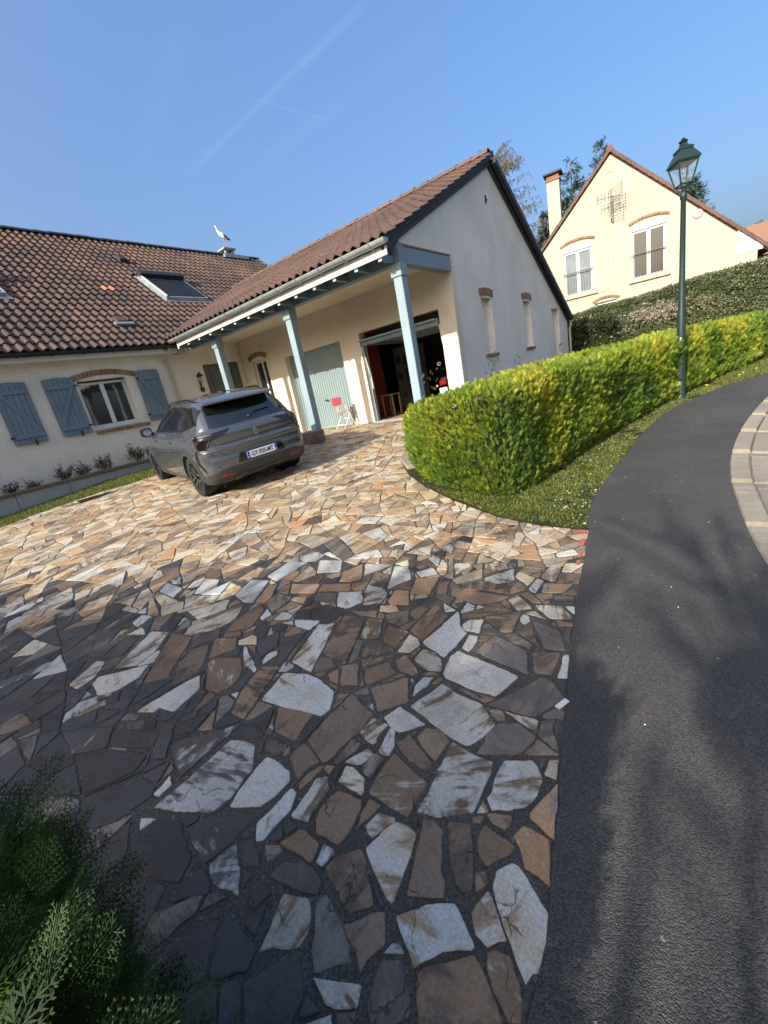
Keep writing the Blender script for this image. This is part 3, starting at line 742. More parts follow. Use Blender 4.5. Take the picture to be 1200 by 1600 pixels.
# mortar-brown edging slab beside the hedge, red paint strip on the paving corner
mb = MB()
def ribbon(mb, pts, w, h, top=True):
    L = [Vector(p) for p in pts]
    for a, b in zip(L[:-1], L[1:]):
        t = (b - a).normalized(); n = Vector((-t.y, t.x)) * w; q = [a, b, b + n, a + n]; vs = [(p.x, p.y, ter(p.x, p.y) - .05) for p in q] + [(p.x, p.y, ter(p.x, p.y) + h) for p in q]
        mb.add(vs, [(0,1,2,3), (4,7,6,5), (0,4,5,1), (1,5,6,2), (2,6,7,3), (3,7,4,0)])
tag(part('edging_slab', (ribbon(mb, [(6.35,4.38), (5.45,4.03), (5.02,3.60)], .34, .055), mb)[1], M['kerb'], bevel=.012), 'raised grey concrete edging where the paving curls round the clipped hedge', 'edging slab')
mb = MB()
for (x0, y0, x1, y1) in ((3.40,.79,3.46,.86), (3.16,.76,3.30,.80), (2.98,.735,3.08,.765), (2.86,.72,2.93,.75)):
    mb.add([(x0, y0, ter(x0, y0) + .0095), (x1, y0 + .004, ter(x1, y0) + .0095), (x1, y1, ter(x1, y1) + .0095), (x0, y1 - .004, ter(x0, y1) + .0095)], [(0, 1, 2, 3)])
part('paint_mark', mb, M['redpaint'], drive, kind='stuff', label='red marking paint sprayed along the corner of the paving')
tag(part('paper_scrap', MB().box(-.035, .035, -.012, .012, 0, .006, Matrix.Translation((1.56, .5, ter(1.56, .5) + .004)) @ Matrix.Rotation(-.4, 4, 'Z')), M['white']), 'small white stick lying on the paving edge beside the asphalt', 'litter')

# ------------------------------------------------------------------ turf strips
LAWN = [(3.49,.79)] + VS[1:] + [(17.3,-1.5), (13,-.1), (10,.9), (7.5,1.6), (5.6,2.6), (5.6,4.3), (6.2,4.4), (5.45,4.02), (4.78,3.41), (4.35,2.89), (3.95,2.27), (3.6,1.61), (3.49,1.15)]
sheet('lawn', LAWN, .0, M['turf'], .4)
LAWN2 = [(-3,11.2), (-.6,10.88), (1.4,10.58), (2.51,10.61), (3.25,10.48), (3.67,10.22), (4.16,10.17), (5.4,10.23), (6.25,11.0), (6.3,11.66), (-3,11.66)]
sheet('lawn', LAWN2, -.001, M['turf'], .4)
def scatter(poly, n, rg):
    P = np.array(poly); lo, hi = P.min(0), P.max(0); out = []
    x = P[:, 0]; y = P[:, 1]; x2 = np.roll(x, -1); y2 = np.roll(y, -1)
    while len(out) < n:
        q = rg.uniform(lo, hi, (n, 2)); c = np.zeros(n, bool)
        for a, b, c2, d in zip(x, y, x2, y2):
            with np.errstate(divide='ignore', invalid='ignore'): c ^= ((b > q[:, 1]) != (d > q[:, 1])) & (q[:, 0] < (c2 - a) * (q[:, 1] - b) / (d - b) + a)
        out += list(q[c])
    return np.array(out[:n])
def terv(x, y): return np.minimum(-1.58 + .02 * x + .027 * y + .005 * x * y, -.97)
def grass(name, poly, n, hmin, hmax, rg, patchy=True):
    q = scatter(poly, n, rg)
    if patchy:
        w = np.array([noise.noise(Vector((a * 1.6, b * 1.6, 0))) + .6 * noise.noise(Vector((a * 6, b * 6, 3))) for a, b in q]); q = q[w > rg.uniform(-.75, .1, len(w))]; w = w[:len(q)]
    n = len(q); z = terv(q[:, 0], q[:, 1]) - .003; h = rg.uniform(hmin, hmax, n); a = rg.uniform(0, 6.28, n); wd = rg.uniform(.0022, .0045, n)
    b = rg.uniform(0, 6.28, n); ln = rg.uniform(.2, .9, n) * h
    dx, dy = np.cos(a) * wd, np.sin(a) * wd; base = np.stack([q[:, 0], q[:, 1], z], 1)
    v0 = base + np.stack([dx, dy, 0 * z], 1); v1 = base - np.stack([dx, dy, 0 * z], 1)
    mid = base + np.stack([np.cos(b) * ln * .4, np.sin(b) * ln * .4, h * .65], 1); v2 = mid - np.stack([dx, dy, 0 * z], 1) * .8; v3 = mid + np.stack([dx, dy, 0 * z], 1) * .8
    tip = base + np.stack([np.cos(b) * ln, np.sin(b) * ln, h], 1)
    V = np.stack([v0, v1, v2, v3, tip], 1).reshape(-1, 3); i = np.arange(n)[:, None] * 5
    F = np.concatenate([i + [0, 1, 2], i + [0, 2, 3], i + [3, 2, 4]], 0)
    pal = np.array([(.12,.165,.028), (.18,.215,.04), (.24,.25,.055), (.34,.29,.13), (.09,.125,.028)]); c = pal[rg.choice(5, n, p=[.27, .27, .18, .14, .14])] * rg.uniform(.75, 1.25, (n, 1))
    o = link(name, np_mesh(name, V, F, M['grass'], np.repeat(c, 5, 0)), None, 'stuff'); return o
G1 = [(3.5,.8)] + VERGE[1:8] + [(11.3,.2), (10,.75), (7.5,1.15), (5.5,1.5), (4.3,1.75), (4.2,2.5), (4.6,3.1), (4.4,2.92), (3.98,2.27), (3.63,1.61), (3.52,1.15)]
grass('grass', G1, 46000, .010, .034, rng); grass('grass', [(11,-.15), (12.72,-.92), (15.5,-1.9), (17,-2.3), (17,-1.3), (12,.1)], 9000, .02, .07, rng, False)
grass('grass', LAWN2, 26000, .02, .06, rng, False)
q = scatter(G1, 210, rng); q = q[(q[:, 1] < 1.25 + 0 * q[:, 1])]; V = []; F = []
for x, y in q:
    z = ter(x, y) + random.uniform(.02, .04); r = random.uniform(.006, .011); o = len(V); t = random.uniform(0, 3)
    V.append((x, y, z + .003)); V += [(x + r * math.cos(t + k * 1.0472), y + r * math.sin(t + k * 1.0472), z + random.uniform(-.002, .002)) for k in range(6)]
    F += [(o, o + 1 + k, o + 1 + (k + 1) % 6) for k in range(6)]
link('daisy_flowers', np_mesh('daisies', V, F, M['petal']), None, 'stuff')
for n_, (x, y) in enumerate(((13.2,-.75), (12.6,-.5), (12.2,-.42), (10.9,.12))):
    o = part('dandelion', MB().tube([(x, y, ter_far(x, y)), (x + .01, y, ter_far(x, y) + .06)], .004, 5).lathe([(.006, 0), (.026, .012), (.022, .02), (.004, .024)], 10, (x + .01, y, ter_far(x, y) + .055)), M['yellow'])
    tag(o, ('yellow dandelion in the verge near the far right edge of the hedge', 'yellow dandelion second along the verge past the lamp post', 'yellow dandelion in the grass third beyond the lamp post', 'yellow dandelion just past the lamp post foot')[n_], 'dandelion', 'dandelions in the verge')
V = []; F = []
for k in range(70):                                # pale petals and chips blown over the pavement
    x, y = random.uniform(1.2, 9), 0; y = random.uniform(-.2, .7) if random.random() < .4 else .86 - random.random() ** 3 * .4
    if y > .3 + x * .13: continue
    z = ter(x, y) + .007; s = random.uniform(.0025, .006); o = len(V); t = random.uniform(0, 3)
    V += [(x + s * math.cos(t), y + s * math.sin(t), z), (x + s * math.cos(t + 2), y + s * math.sin(t + 2), z + .002), (x + s * math.cos(t + 4), y + s * math.sin(t + 4), z + .004)]; F.append((o, o + 1, o + 2))
link('petal_litter', np_mesh('petal_litter', V, F, M['petal']), None, 'stuff')
V = []; F = []                                      # broad-leaved weeds in the verge
for k in range(60):
    x, y = scatter(G1, 1, rng)[0]; s = random.uniform(.03, .07)
    for j in range(7):
        t = random.uniform(0, 6.28); o = len(V); z = ter(x, y); c, n = math.cos(t), math.sin(t)
        V += [(x, y, z + .005), (x + s * .6 * c - s * .16 * n, y + s * .6 * n + s * .16 * c, z + .03), (x + s * 1.3 * c, y + s * 1.3 * n, z + .02), (x + s * .6 * c + s * .16 * n, y + s * .6 * n - s * .16 * c, z + .03)]; F.append((o, o + 1, o + 2, o + 3))
c = np.repeat(np.array([(.11,.17,.05)]), len(V), 0) * np.repeat(rng.uniform(.6, 1.3, (len(V) // 4, 1)), 4, 0)
link('verge_weeds', np_mesh('weeds', V, F, M['leaf'], c), None, 'stuff')
mb = MB(); cv = Vector((3.0, 10.12, ter(3.0, 10.12) + .012))
mx = Matrix.Translation(cv) @ Matrix.Rotation(-.12, 4, 'Z'); tag(part('drain_cover', MB().box(-.36, .36, -.17, .17, -.03, .004, mx).box(-.31, .31, -.12, .12, 0, .008, mx), M['iron'], bevel=.003), 'dark flat drain cover set in the paving by the grass strip', 'drain cover')
mx = Matrix.Translation((1.05, 8.9, ter(1.05, 8.9) + .004)) @ Matrix.Rotation(.12, 4, 'Z')

# ------------------------------------------------------------------ walls, roofs
def wall(name, ax, c, th, u0, u1, z0, z1, holes, m, parent, cuts=(), kind=None):
    """ax 'x': wall face at x=c looking to -x, u is y; ax 'y': face at y=c looking to -y, u is x"""
    us = sorted({u0, u1, *[h[0] for h in holes], *[h[1] for h in holes]}); zs = sorted({z0, z1, *[h[2] for h in holes], *[h[3] for h in holes]})
    us = [u for u in us if u0 <= u <= u1]; zs = [z for z in zs if z0 <= z <= z1]
    P = (lambda u, d, z: (c + d, u, z)) if ax == 'x' else (lambda u, d, z: (u, c + d, z))
    full = lambda i, k: 0 <= i < len(us) - 1 and 0 <= k < len(zs) - 1 and not any(h[0] - 1e-5 <= us[i] and us[i + 1] <= h[1] + 1e-5 and h[2] - 1e-5 <= zs[k] and zs[k + 1] <= h[3] + 1e-5 for h in holes)
    mb = MB()
    for i in range(len(us) - 1):
        for k in range(len(zs) - 1):
            if not full(i, k): continue
            a, b, e, f = us[i], us[i + 1], zs[k], zs[k + 1]
            for d in (0, th): mb.add([P(a, d, e), P(b, d, e), P(b, d, f), P(a, d, f)], [(0, 1, 2, 3)])
            if not full(i - 1, k): mb.add([P(a, 0, e), P(a, th, e), P(a, th, f), P(a, 0, f)], [(0, 1, 2, 3)])
            if not full(i + 1, k): mb.add([P(b, 0, e), P(b, th, e), P(b, th, f), P(b, 0, f)], [(0, 1, 2, 3)])
            if not full(i, k - 1): mb.add([P(a, 0, e), P(b, 0, e), P(b, th, e), P(a, th, e)], [(0, 1, 2, 3)])
            if not full(i, k + 1): mb.add([P(a, 0, f), P(b, 0, f), P(b, th, f), P(a, th, f)], [(0, 1, 2, 3)])
    me = bpy.data.meshes.new(name); me.from_pydata(mb.v, [], mb.f); bm = bmesh.new(); bm.from_mesh(me); bmesh.ops.remove_doubles(bm, verts=bm.verts, dist=1e-4)
    for co, no in cuts: bmesh.ops.bisect_plane(bm, geom=bm.verts[:] + bm.edges[:] + bm.faces[:], plane_co=co, plane_no=no, clear_outer=True)
    bmesh.ops.recalc_face_normals(bm, faces=bm.faces); bm.to_mesh(me); bm.free(); me.materials.append(m)
    return link(name, me, parent, kind)
BRICKS = {}
def brick_mesh(l, w, h):
    k = (round(l, 3), round(w, 3), round(h, 3))
    if k not in BRICKS: BRICKS[k] = MB().box(-l / 2, l / 2, -w / 2, w / 2, -h / 2, h / 2).mesh('brick', M['brick'], bevel=.004)
    return BRICKS[k]
def put(me, name, parent, mx):
    o = link(name, me, parent); o.matrix_basis = mx; return o
def frame_on(ax, c, u, z):            # local x along the wall, y into it, z up
    if ax == 'y': return Matrix.Translation((u, c, z))
    return Matrix.Translation((c, u, z)) @ Matrix.Rotation(-math.pi / 2, 4, 'Z')
def arch(parent, ax, c, u0, u1, z, rise, bh, n, proud=.03, depth=.12):
    """a segmental arch of upright bricks over an opening"""
    half = (u1 - u0) / 2; Rr = (half * half + rise * rise) / (2 * rise); cz = z + rise - Rr; a0 = math.asin(half / Rr); um = (u0 + u1) / 2
    bw = 2 * a0 * Rr / n * .86; me = brick_mesh(bw, depth, bh)
    for i in range(n):
        a = -a0 + 2 * a0 * (i + .5) / n; rr = Rr + bh / 2
        put(me, 'brick', parent, frame_on(ax, c - proud + depth / 2 + random.uniform(-.004, .004), um + (1 if ax == 'y' else 1) * rr * math.sin(a), cz + rr * math.cos(a)) @ Matrix.Rotation(a if ax == 'y' else -a, 4, 'Y'))
def sill(parent, ax, c, u0, u1, z, n, h=.1, depth=.2, proud=.07):
    w = (u1 - u0) / n; me = brick_mesh(w * .88, depth, h)
    for i in range(n): put(me, 'brick', parent, frame_on(ax, c - proud + depth / 2, u0 + w * (i + .5), z) @ Matrix.Rotation(.1, 4, 'X'))

# --- roof tiles
def tile_mesh(name, m, w=.21, l=.39, roll=.052):
    xs = [0, .055, .075, .095, .12, .145, .17, .19, .215]; zs = [.0, .0, .02, .041, roll, .05, .035, .016, .002]
    V = []; F = []; n = len(xs)
    for y, dz in ((0, .014), (l, -.004)):
        for x, z in zip(xs, zs): V.append((x, y, z + dz))
    for x, z in zip(xs, zs): V.append((x, .004, z - .012))
    for i in range(n - 1): F.append((i, i + 1, n + i + 1, n + i)); F.append((2 * n + i, 2 * n + i + 1, i + 1, i))
    me = bpy.data.meshes.new(name); me.from_pydata(V, [], F); me.materials.append(m); me.polygons.foreach_set('use_smooth', [True] * len(F)); me.set_sharp_from_angle(angle=R(50)); return me, np.array(V), np.array(F)
def roof_tiles(parent, O, u, v, nu, nv, keep, m, limit=296, special=None):
    O, u, v = Vector(O), Vector(u).normalized(), Vector(v).normalized(); n = u.cross(v).normalized(); me, TV, TF = tile_mesh('roof_tile', m); items = []
    flip = 1
    if n.z < 0: n = -n; 
    for j in range(nv):
        for i in range(nu):
            p = O + u * (i * .21) + v * (j * .335)
            c = p + u * .1 + v * .17
            if not keep(c): continue
            s = in_view(c); d = (s[2] if s else 99 + c.length); items.append((d, p, i, j))
    items.sort(key=lambda t: t[0]); base = Matrix((u, v, n)).transposed().to_4x4()
    if u.cross(v).z < 0: pass
    rest = []
    for k, (d, p, i, j) in enumerate(items):
        mx = Matrix.Translation(p + n * (.012 + random.uniform(0, .004))) @ base @ Matrix.Rotation(random.gauss(0, .008), 4, 'Z') @ Matrix.Rotation(-.052 + random.gauss(0, .004), 4, 'X')
        if special and special(i, j, p): put(special(i, j, p), 'roof_tile', parent, mx); continue
        if k < limit: put(me, 'roof_tile', parent, mx)
        else: rest.append(mx)
    if rest:
        A = np.array([np.array(x) for x in rest]); h = np.concatenate([TV, np.ones((len(TV), 1))], 1); V = np.einsum('kij,nj->kni', A, h)[..., :3].reshape(-1, 3)
        F = (TF[None] + (np.arange(len(rest)) * len(TV))[:, None, None]).reshape(-1, 4); r = np.repeat(rng.uniform(0, 1, len(rest)), len(TV))
        bm_ = np_mesh('roof_tiles', V, F, m, rnd=r); bm_.polygons.foreach_set('use_smooth', [True] * len(bm_.polygons)); bm_.set_sharp_from_angle(angle=R(50)); link('roof_tiles', bm_, parent, 'stuff')
def ridge_tiles(parent, a, b, m, n, r=.12):
    a, b = Vector(a), Vector(b); L = (b - a).length / n; t = (b - a).normalized(); s = t.cross(Vector((0, 0, 1))).normalized(); mb = MB(); k = 7; V = []
    for y, rr in ((0, r * 1.08), (L * 1.04, r * .95)):
        for q in range(k): an = math.pi * q / (k - 1); V.append((math.cos(an) * rr, y, math.sin(an) * rr * .8))
    for q in range(k): an = math.pi * q / (k - 1); V.append((math.cos(an) * r * .9, .0, math.sin(an) * r * .62))
    F = [(q, q + 1, k + q + 1, k + q) for q in range(k - 1)] + [(2 * k + q, 2 * k + q + 1, q + 1, q) for q in range(k - 1)]
    me = bpy.data.meshes.new('ridge_tile'); me.from_pydata(V, [], F); me.materials.append(m)
    base = Matrix((s, t, Vector((0, 0, 1)))).transposed().to_4x4()
    for i in range(n): put(me, 'ridge_tile', parent, Matrix.Translation(a + t * L * i + Vector((0, 0, random.uniform(-.004, .006)))) @ base @ Matrix.Rotation(random.gauss(0, .01), 4, 'X'))

MG = .544; RX, RZ = 11.54, 4.57                     # garage roof: ridge along y over x=RX
MM = .779; EY, EZ = 11.88, 2.15; RY = 17.9          # main roof: ridge along x over y=RY
ML = .462; zg = lambda x: RZ - (ML if x < RX else MG) * abs(x - RX)
zm = lambda y: EZ + MM * (min(y, 2 * RY - y) - EY)

# ================================================================== the garage wing
gar = thing('garage', 'garage wing with blue-grey timber porch, two wide doors and plain pale gable beside the hedge', 'garage', (9, 7.5, -.97))
DX0, DY0, DY1, DT = 9.0, 7.91, 10.19, 1.28
wall('facade_wall', 'x', 9.0, .24, 4.466, 12.28, -1.12, 2.242, [(4.87, 7.23, -.965, 1.30), (7.91, 10.19, -.965, 1.28), (11.08, 11.78, -.9, 1.42)], M['stucco'], gar, [((9, 0, zg(9.0) - .10), (-ML, 0, 1))])
cuts = [((RX, 0, RZ - .09), (-ML, 0, 1)), ((RX, 0, RZ - .09), (MG, 0, 1))]
wall('gable_wall', 'y', 4.464, .22, 7.16, 18.08, -1.5, 4.7, [(7.16, 9.2405, -1.5, 2.245), (10.42, 11.02, .19, 1.47), (13.36, 13.98, .19, 1.47), (16.14, 17.0, -1.2, 1.29)], M['stucco_gable'], gar, cuts)
for x0, x1, z0, z1 in ((10.42, 11.02, .19, 1.47), (13.36, 13.98, .19, 1.47), (16.14, 17.0, -1.2, 1.29)):
    part('niche_panel', MB().box(x0, x1, 4.62, 4.66, z0, z1), M['plaster'], gar)
for a, b in ((10.34, 11.12), (13.28, 14.08)):
    arch(gar, 'y', 4.464, a, b, 1.485, .045, .17, 7, .02, .16)
    sill(gar, 'y', 4.464, a, b, .15, 4, .07, .2, .05)
part('wall_vent', MB().box(11.29, 11.33, 4.44, 4.47, 3.56, 3.74).box(11.31, 11.36, 4.43, 4.47, 3.62, 3.66), M['iron'], gar)
part('east_wall', MB().box(17.85, 18.079, 4.70, 16, -1.5, zg(18.08) - .12), M['stucco_gable'], gar)
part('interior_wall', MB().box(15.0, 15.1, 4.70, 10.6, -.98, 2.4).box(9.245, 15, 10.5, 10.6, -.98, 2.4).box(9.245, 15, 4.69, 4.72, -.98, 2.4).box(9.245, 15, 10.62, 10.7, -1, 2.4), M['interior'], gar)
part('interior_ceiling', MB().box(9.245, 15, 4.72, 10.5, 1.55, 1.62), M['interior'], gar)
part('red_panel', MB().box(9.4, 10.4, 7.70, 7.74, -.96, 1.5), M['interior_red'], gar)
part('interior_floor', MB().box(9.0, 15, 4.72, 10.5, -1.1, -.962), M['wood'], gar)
part('doorstep', MB().box(8.93, 9.28, 4.87, 7.23, -1.08, -.945), M['concrete'], gar, bevel=.008)
# closed door: pressed steel with upright ribs
V = []; F = []; yy = 7.915; pts = []
while yy < 10.185:
    pts += [(yy, 0), (yy + .055, 0), (yy + .067, .022), (yy + .078, .022)]; yy += .09
pts = [(min(a, 10.185), b) for a, b in pts] + [(10.185, 0)]
mb = MB()
for (a, d), (b, e) in zip(pts[:-1], pts[1:]):
    if b - a > 1e-5: mb.add([(9.2 + d, a, -.93), (9.2 + e, b, -.93), (9.2 + e, b, 1.23), (9.2 + d, a, 1.23)], [(0, 1, 2, 3)])
gd = part('garage_door', mb, M['garage_metal'], gar)
part('door_frame', MB().box(9.185, 9.215, 7.91, 7.95, -.95, 1.28).box(9.185, 9.215, 10.15, 10.19, -.95, 1.28).box(9.185, 9.215, 7.95, 10.15, 1.215, 1.28).box(9.185, 9.215, 7.95, 10.15, -.963, -.915), M['garage_metal'], gd)
part('handle', MB().tube([(9.2, 9.0, -.16), (9.15, 9.0, -.16)], .014, 8).box(9.13, 9.15, 8.94, 9.06, -.175, -.145), M['iron'], gd)
# open door: the same leaf swung up under the ceiling, its rails and arms
od = thing('up_and_over_door', 'blue-grey up-and-over door swung open under the lintel of the garage with its arms and rails', 'garage door', (9.1, 6.05, 1.2))
part('door_leaf', MB().box(8.86, 11.1, 4.93, 7.17, 1.085, 1.125, Matrix.Translation((8.9, 0, 1.2)) @ Matrix.Rotation(.03, 4, 'Y') @ Matrix.Translation((-8.9, 0, -1.2))), M['garage_metal'], od)
part('door_lip', MB().box(8.95, 8.99, 4.9, 7.2, .98, 1.13), M['beam'], od)
mb = MB()
for k in range(5): mb.box(9.2 + k * .42, 9.25 + k * .42, 4.95, 7.15, 1.03, 1.08)
part('stiffener', mb, M['zinc'], od)
for y in (4.98, 7.12): part('rail', MB().box(9.25, 11.6, y - .02, y + .02, .98, 1.02), M['zinc'], od)
for y in (4.90, 7.19): part('lift_arm', MB().tube([(9.0, y, 1.0), (9.16, y, .15)], .018, 6).box(9.12, 9.17, y - .025, y + .025, -.1, .2), M['white'], od)
part('side_post', MB().box(9.10, 9.16, 7.19, 7.228, -.96, 1.2), M['beam'], od); part('side_post', MB().box(9.10, 9.16, 4.872, 4.91, -.96, 1.2), M['beam'], od)
# porch window in the side wall
wf = part('window', MB().box(9.10, 9.16, 11.08, 11.14, -.9, 1.42).box(9.10, 9.16, 11.72, 11.78, -.9, 1.42).box(9.10, 9.16, 11.14, 11.72, 1.35, 1.42).box(9.10, 9.16, 11.14, 11.72, -.9, -.8).box(9.095, 9.155, 11.36, 11.42, -.8, 1.35), M['white'], gar, bevel=.006)
for a, b in ((11.14, 11.36), (11.42, 11.72)): part('pane', MB().box(9.125, 9.135, a, b, -.8, 1.35), M['glass'], wf)
arch(gar, 'x', 9.0, 11.0, 11.86, 1.43, .1, .14, 11, .03)
# porch posts, beam, rafters, gutter
for py in (4.5, 7.52, 10.5):
    p = part('porch_post', MB().box(7.0, 7.18, py - .09, py + .09, -.97, 1.93), M['post'], gar, bevel=.01)
    part('capital', MB().box(6.975, 7.205, py - .115, py + .115, 1.72, 1.93), M['post'], p, bevel=.008)
part('porch_beam', MB().box(7.0, 7.18, 4.40, 11.86, 1.93, 2.22), M['beam'], gar, bevel=.006)
part('tie_beam', MB().box(7.181, 8.99, 4.42, 4.60, 1.925, 2.21), M['beam'], gar, bevel=.006)
part('flashing', MB().box(7.12, 8.99, 4.405, 4.463, 2.212, 2.24), M['brick'], gar)
part('ceiling', MB().box(7.19, 8.995, 4.62, 12.29, 2.13, 2.145), M['stucco'], gar)
rm = MB().box(-.34, .0, -.033, .033, -.060, .04).mesh('rafter', M['beam'], bevel=.004); re_ = MB().box(-.365, -.341, -.035, .035, -.065, .04).mesh('rafter_end', M['whitewood'])
for k in range(14): put(re_, 'rafter_end', put(rm, 'rafter_tail', gar, Matrix.Translation((6.998, 4.55 + k * .545, 2.015))), Matrix.Identity(4))
part('fascia', MB().box(6.595, 6.625, 4.36, 11.60, 2.00, 2.14), M['white'], gar)
def gutter(parent, a, b, r, m, n, name='gutter'):
    a, b = Vector(a), Vector(b); t = (b - a).normalized(); s = t.cross(Vector((0, 0, 1))).normalized(); L = (b - a).length; V = []; k = 9
    for p in (a, b):
        for rr in (r, r * .9):
            for q in range(k): an = math.pi * q / (k - 1); V.append(p + s * math.cos(an) * rr - Vector((0, 0, 1)) * math.sin(an) * rr)
    F = [(q, q + 1, 2 * k + q + 1, 2 * k + q) for q in range(k - 1)] + [(k + q, k + q + 1, 3 * k + q + 1, 3 * k + q) for q in range(k - 1)] + [(0, k, 3 * k, 2 * k), (k - 1, 2 * k - 1, 4 * k - 1, 3 * k - 1)]
    F += [(q, q + 1, k + q + 1, k + q) for q in range(k - 1)] + [(2 * k + q, 2 * k + q + 1, 3 * k + q + 1, 3 * k + q) for q in range(k - 1)] + [tuple(range(k)), tuple(range(2 * k, 3 * k))]
    g = part(name, MB().add(V, F), m, parent, smooth=True)
    for i in range(n):
        p = a.lerp(b, (i + .5) / n); c = MB(); pts = [p + s * math.cos(math.pi * q / 8) * r * 1.1 - Vector((0, 0, 1)) * math.sin(math.pi * q / 8) * r * 1.1 for q in range(9)]
        part('gutter_bracket', c.tube(pts, .012, 5), m, g)
    return g
gutter(gar, (6.51, 4.28, 2.215), (6.51, 11.70, 2.185), .078, M['zinc'], 12)
part('verge_board', MB().prism([(6.6, 4.40, zg(6.6) - .22), (6.5, 4.40, zg(6.5) + .0), (RX, 4.40, RZ + .0), (RX, 4.40, RZ - .22)], (0, .05, 0)).prism([(RX + .001, 4.40, RZ - .17), (RX + .001, 4.40, RZ), (18.2, 4.40, zg(18.2)), (18.2, 4.40, zg(18.2) - .16)], (0, .05, 0)), M['dark_tile_edge'], gar)
# roof decks
part('roof_deck', MB().prism([(6.56, 4.45, zg(6.56) - .08), (6.56, 4.45, zg(6.56) - .012), (RX, 4.45, RZ - .012), (18.25, 4.45, zg(18.25) - .012), (18.25, 4.45, zg(18.25) - .08), (RX, 4.45, RZ - .09)], (0, 11.6, 0)), M['dark_tile_edge'], gar)
cs = math.sqrt(1 + MG * MG); cl = math.sqrt(1 + ML * ML)
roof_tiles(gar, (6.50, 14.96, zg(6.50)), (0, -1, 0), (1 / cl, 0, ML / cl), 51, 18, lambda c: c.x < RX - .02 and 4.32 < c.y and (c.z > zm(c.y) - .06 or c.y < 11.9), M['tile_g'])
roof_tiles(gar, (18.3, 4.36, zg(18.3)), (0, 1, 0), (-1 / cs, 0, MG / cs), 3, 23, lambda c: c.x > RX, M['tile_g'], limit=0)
ridge_tiles(gar, (RX, 4.34, RZ + .01), (RX, 14.95, RZ + .01), M['tile_g'], 26, .13)
# stepped verge tiles along both slopes of the gable
vt = MB().box(0, .37, -.02, .09, -.10, .03).mesh('verge_tile', M['dark_tile_edge'], bevel=.008)
for sgn, x0, n in ((1, 6.55, 17), (-1, 18.2, 22)):
    for k in range(n):
        s = .335 * k; x = x0 + sgn * s / (cl if sgn > 0 else cs); mx = Matrix.Translation((x, 4.345, zg(x) + .02)) @ (Matrix.Rotation(-math.atan(ML) + .05, 4, 'Y') if sgn > 0 else Matrix.Rotation(math.pi + math.atan(MG) - .05, 4, 'Y') @ Matrix.Rotation(math.pi, 4, 'X')); put(vt, 'verge_tile', gar, mx)
part('downpipe', MB().tube([(18.2, 4.40, .85), (18.2, 4.36, .72), (18.14, 4.40, .60), (18.14, 4.40, -1.3)], .045, 8), M['pvc'], gar, smooth=True)

# ================================================================== the main house
house = thing('house', 'long cream house with brown clay-tiled roof, blue-grey shutters and planter along the wall', 'house', (3, 12.3, -1.0))
WIN = [(4.15, 5.28), (.62, 1.86)]
wall('front_wall', 'y', 12.3, .3, -6.0, 9.0, -1.35, 2.3, [(a, b, .30, 1.46) for a, b in WIN] + [(7.58, 8.88, -.965, 1.57)], M['stucco_main'], house)
part('side_wall', MB().box(15.2, 15.45, 12.4, 23.5, -1, 2.6), M['stucco_main'], house)
part('end_gable', MB().prism([(15.2, 12.5, 2.6), (15.2, RY, zm(RY) - .15), (15.2, 23.3, 2.6)], (.25, 0, 0)), M['stucco_main'], house)
part('back_wall', MB().box(-6, 15.2, 23.3, 23.5, -1.3, 2.6), M['stucco_main'], house)
def casement(a, b, z0, z1, y, parent):
    w = part('window', MB().box(a, a + .055, y, y + .06, z0, z1).box(b - .055, b, y, y + .06, z0, z1).box(a + .055, b - .055, y, y + .06, z1 - .06, z1).box(a + .055, b - .055, y, y + .06, z0, z0 + .07).box((a + b) / 2 - .05, (a + b) / 2 + .05, y - .012, y + .05, z0 + .07, z1 - .06), M['white'], parent, bevel=.006)
    for p, q in ((a + .055, (a + b) / 2 - .05), ((a + b) / 2 + .05, b - .055)): part('pane', MB().box(p, q, y + .025, y + .035, z0 + .07, z1 - .06), M['glass'], w)
    part('window_sill', MB().box(a - .03, b + .03, y - .16, y + .02, z0 - .045, z0 - .002), M['white'], w, bevel=.006)
    return w
for a, b in WIN:
    casement(a, b, .30, 1.42, 12.44, house)
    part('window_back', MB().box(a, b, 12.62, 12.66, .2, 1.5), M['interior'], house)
    arch(house, 'y', 12.3, a - .09, b + .24 if b > 3 else b + .09, 1.44, .12, .13, 15, .03)
    sill(house, 'y', 12.3, a + .0, b + .22 if b > 3 else b + .1, .20, 11, .075, .2, .06)
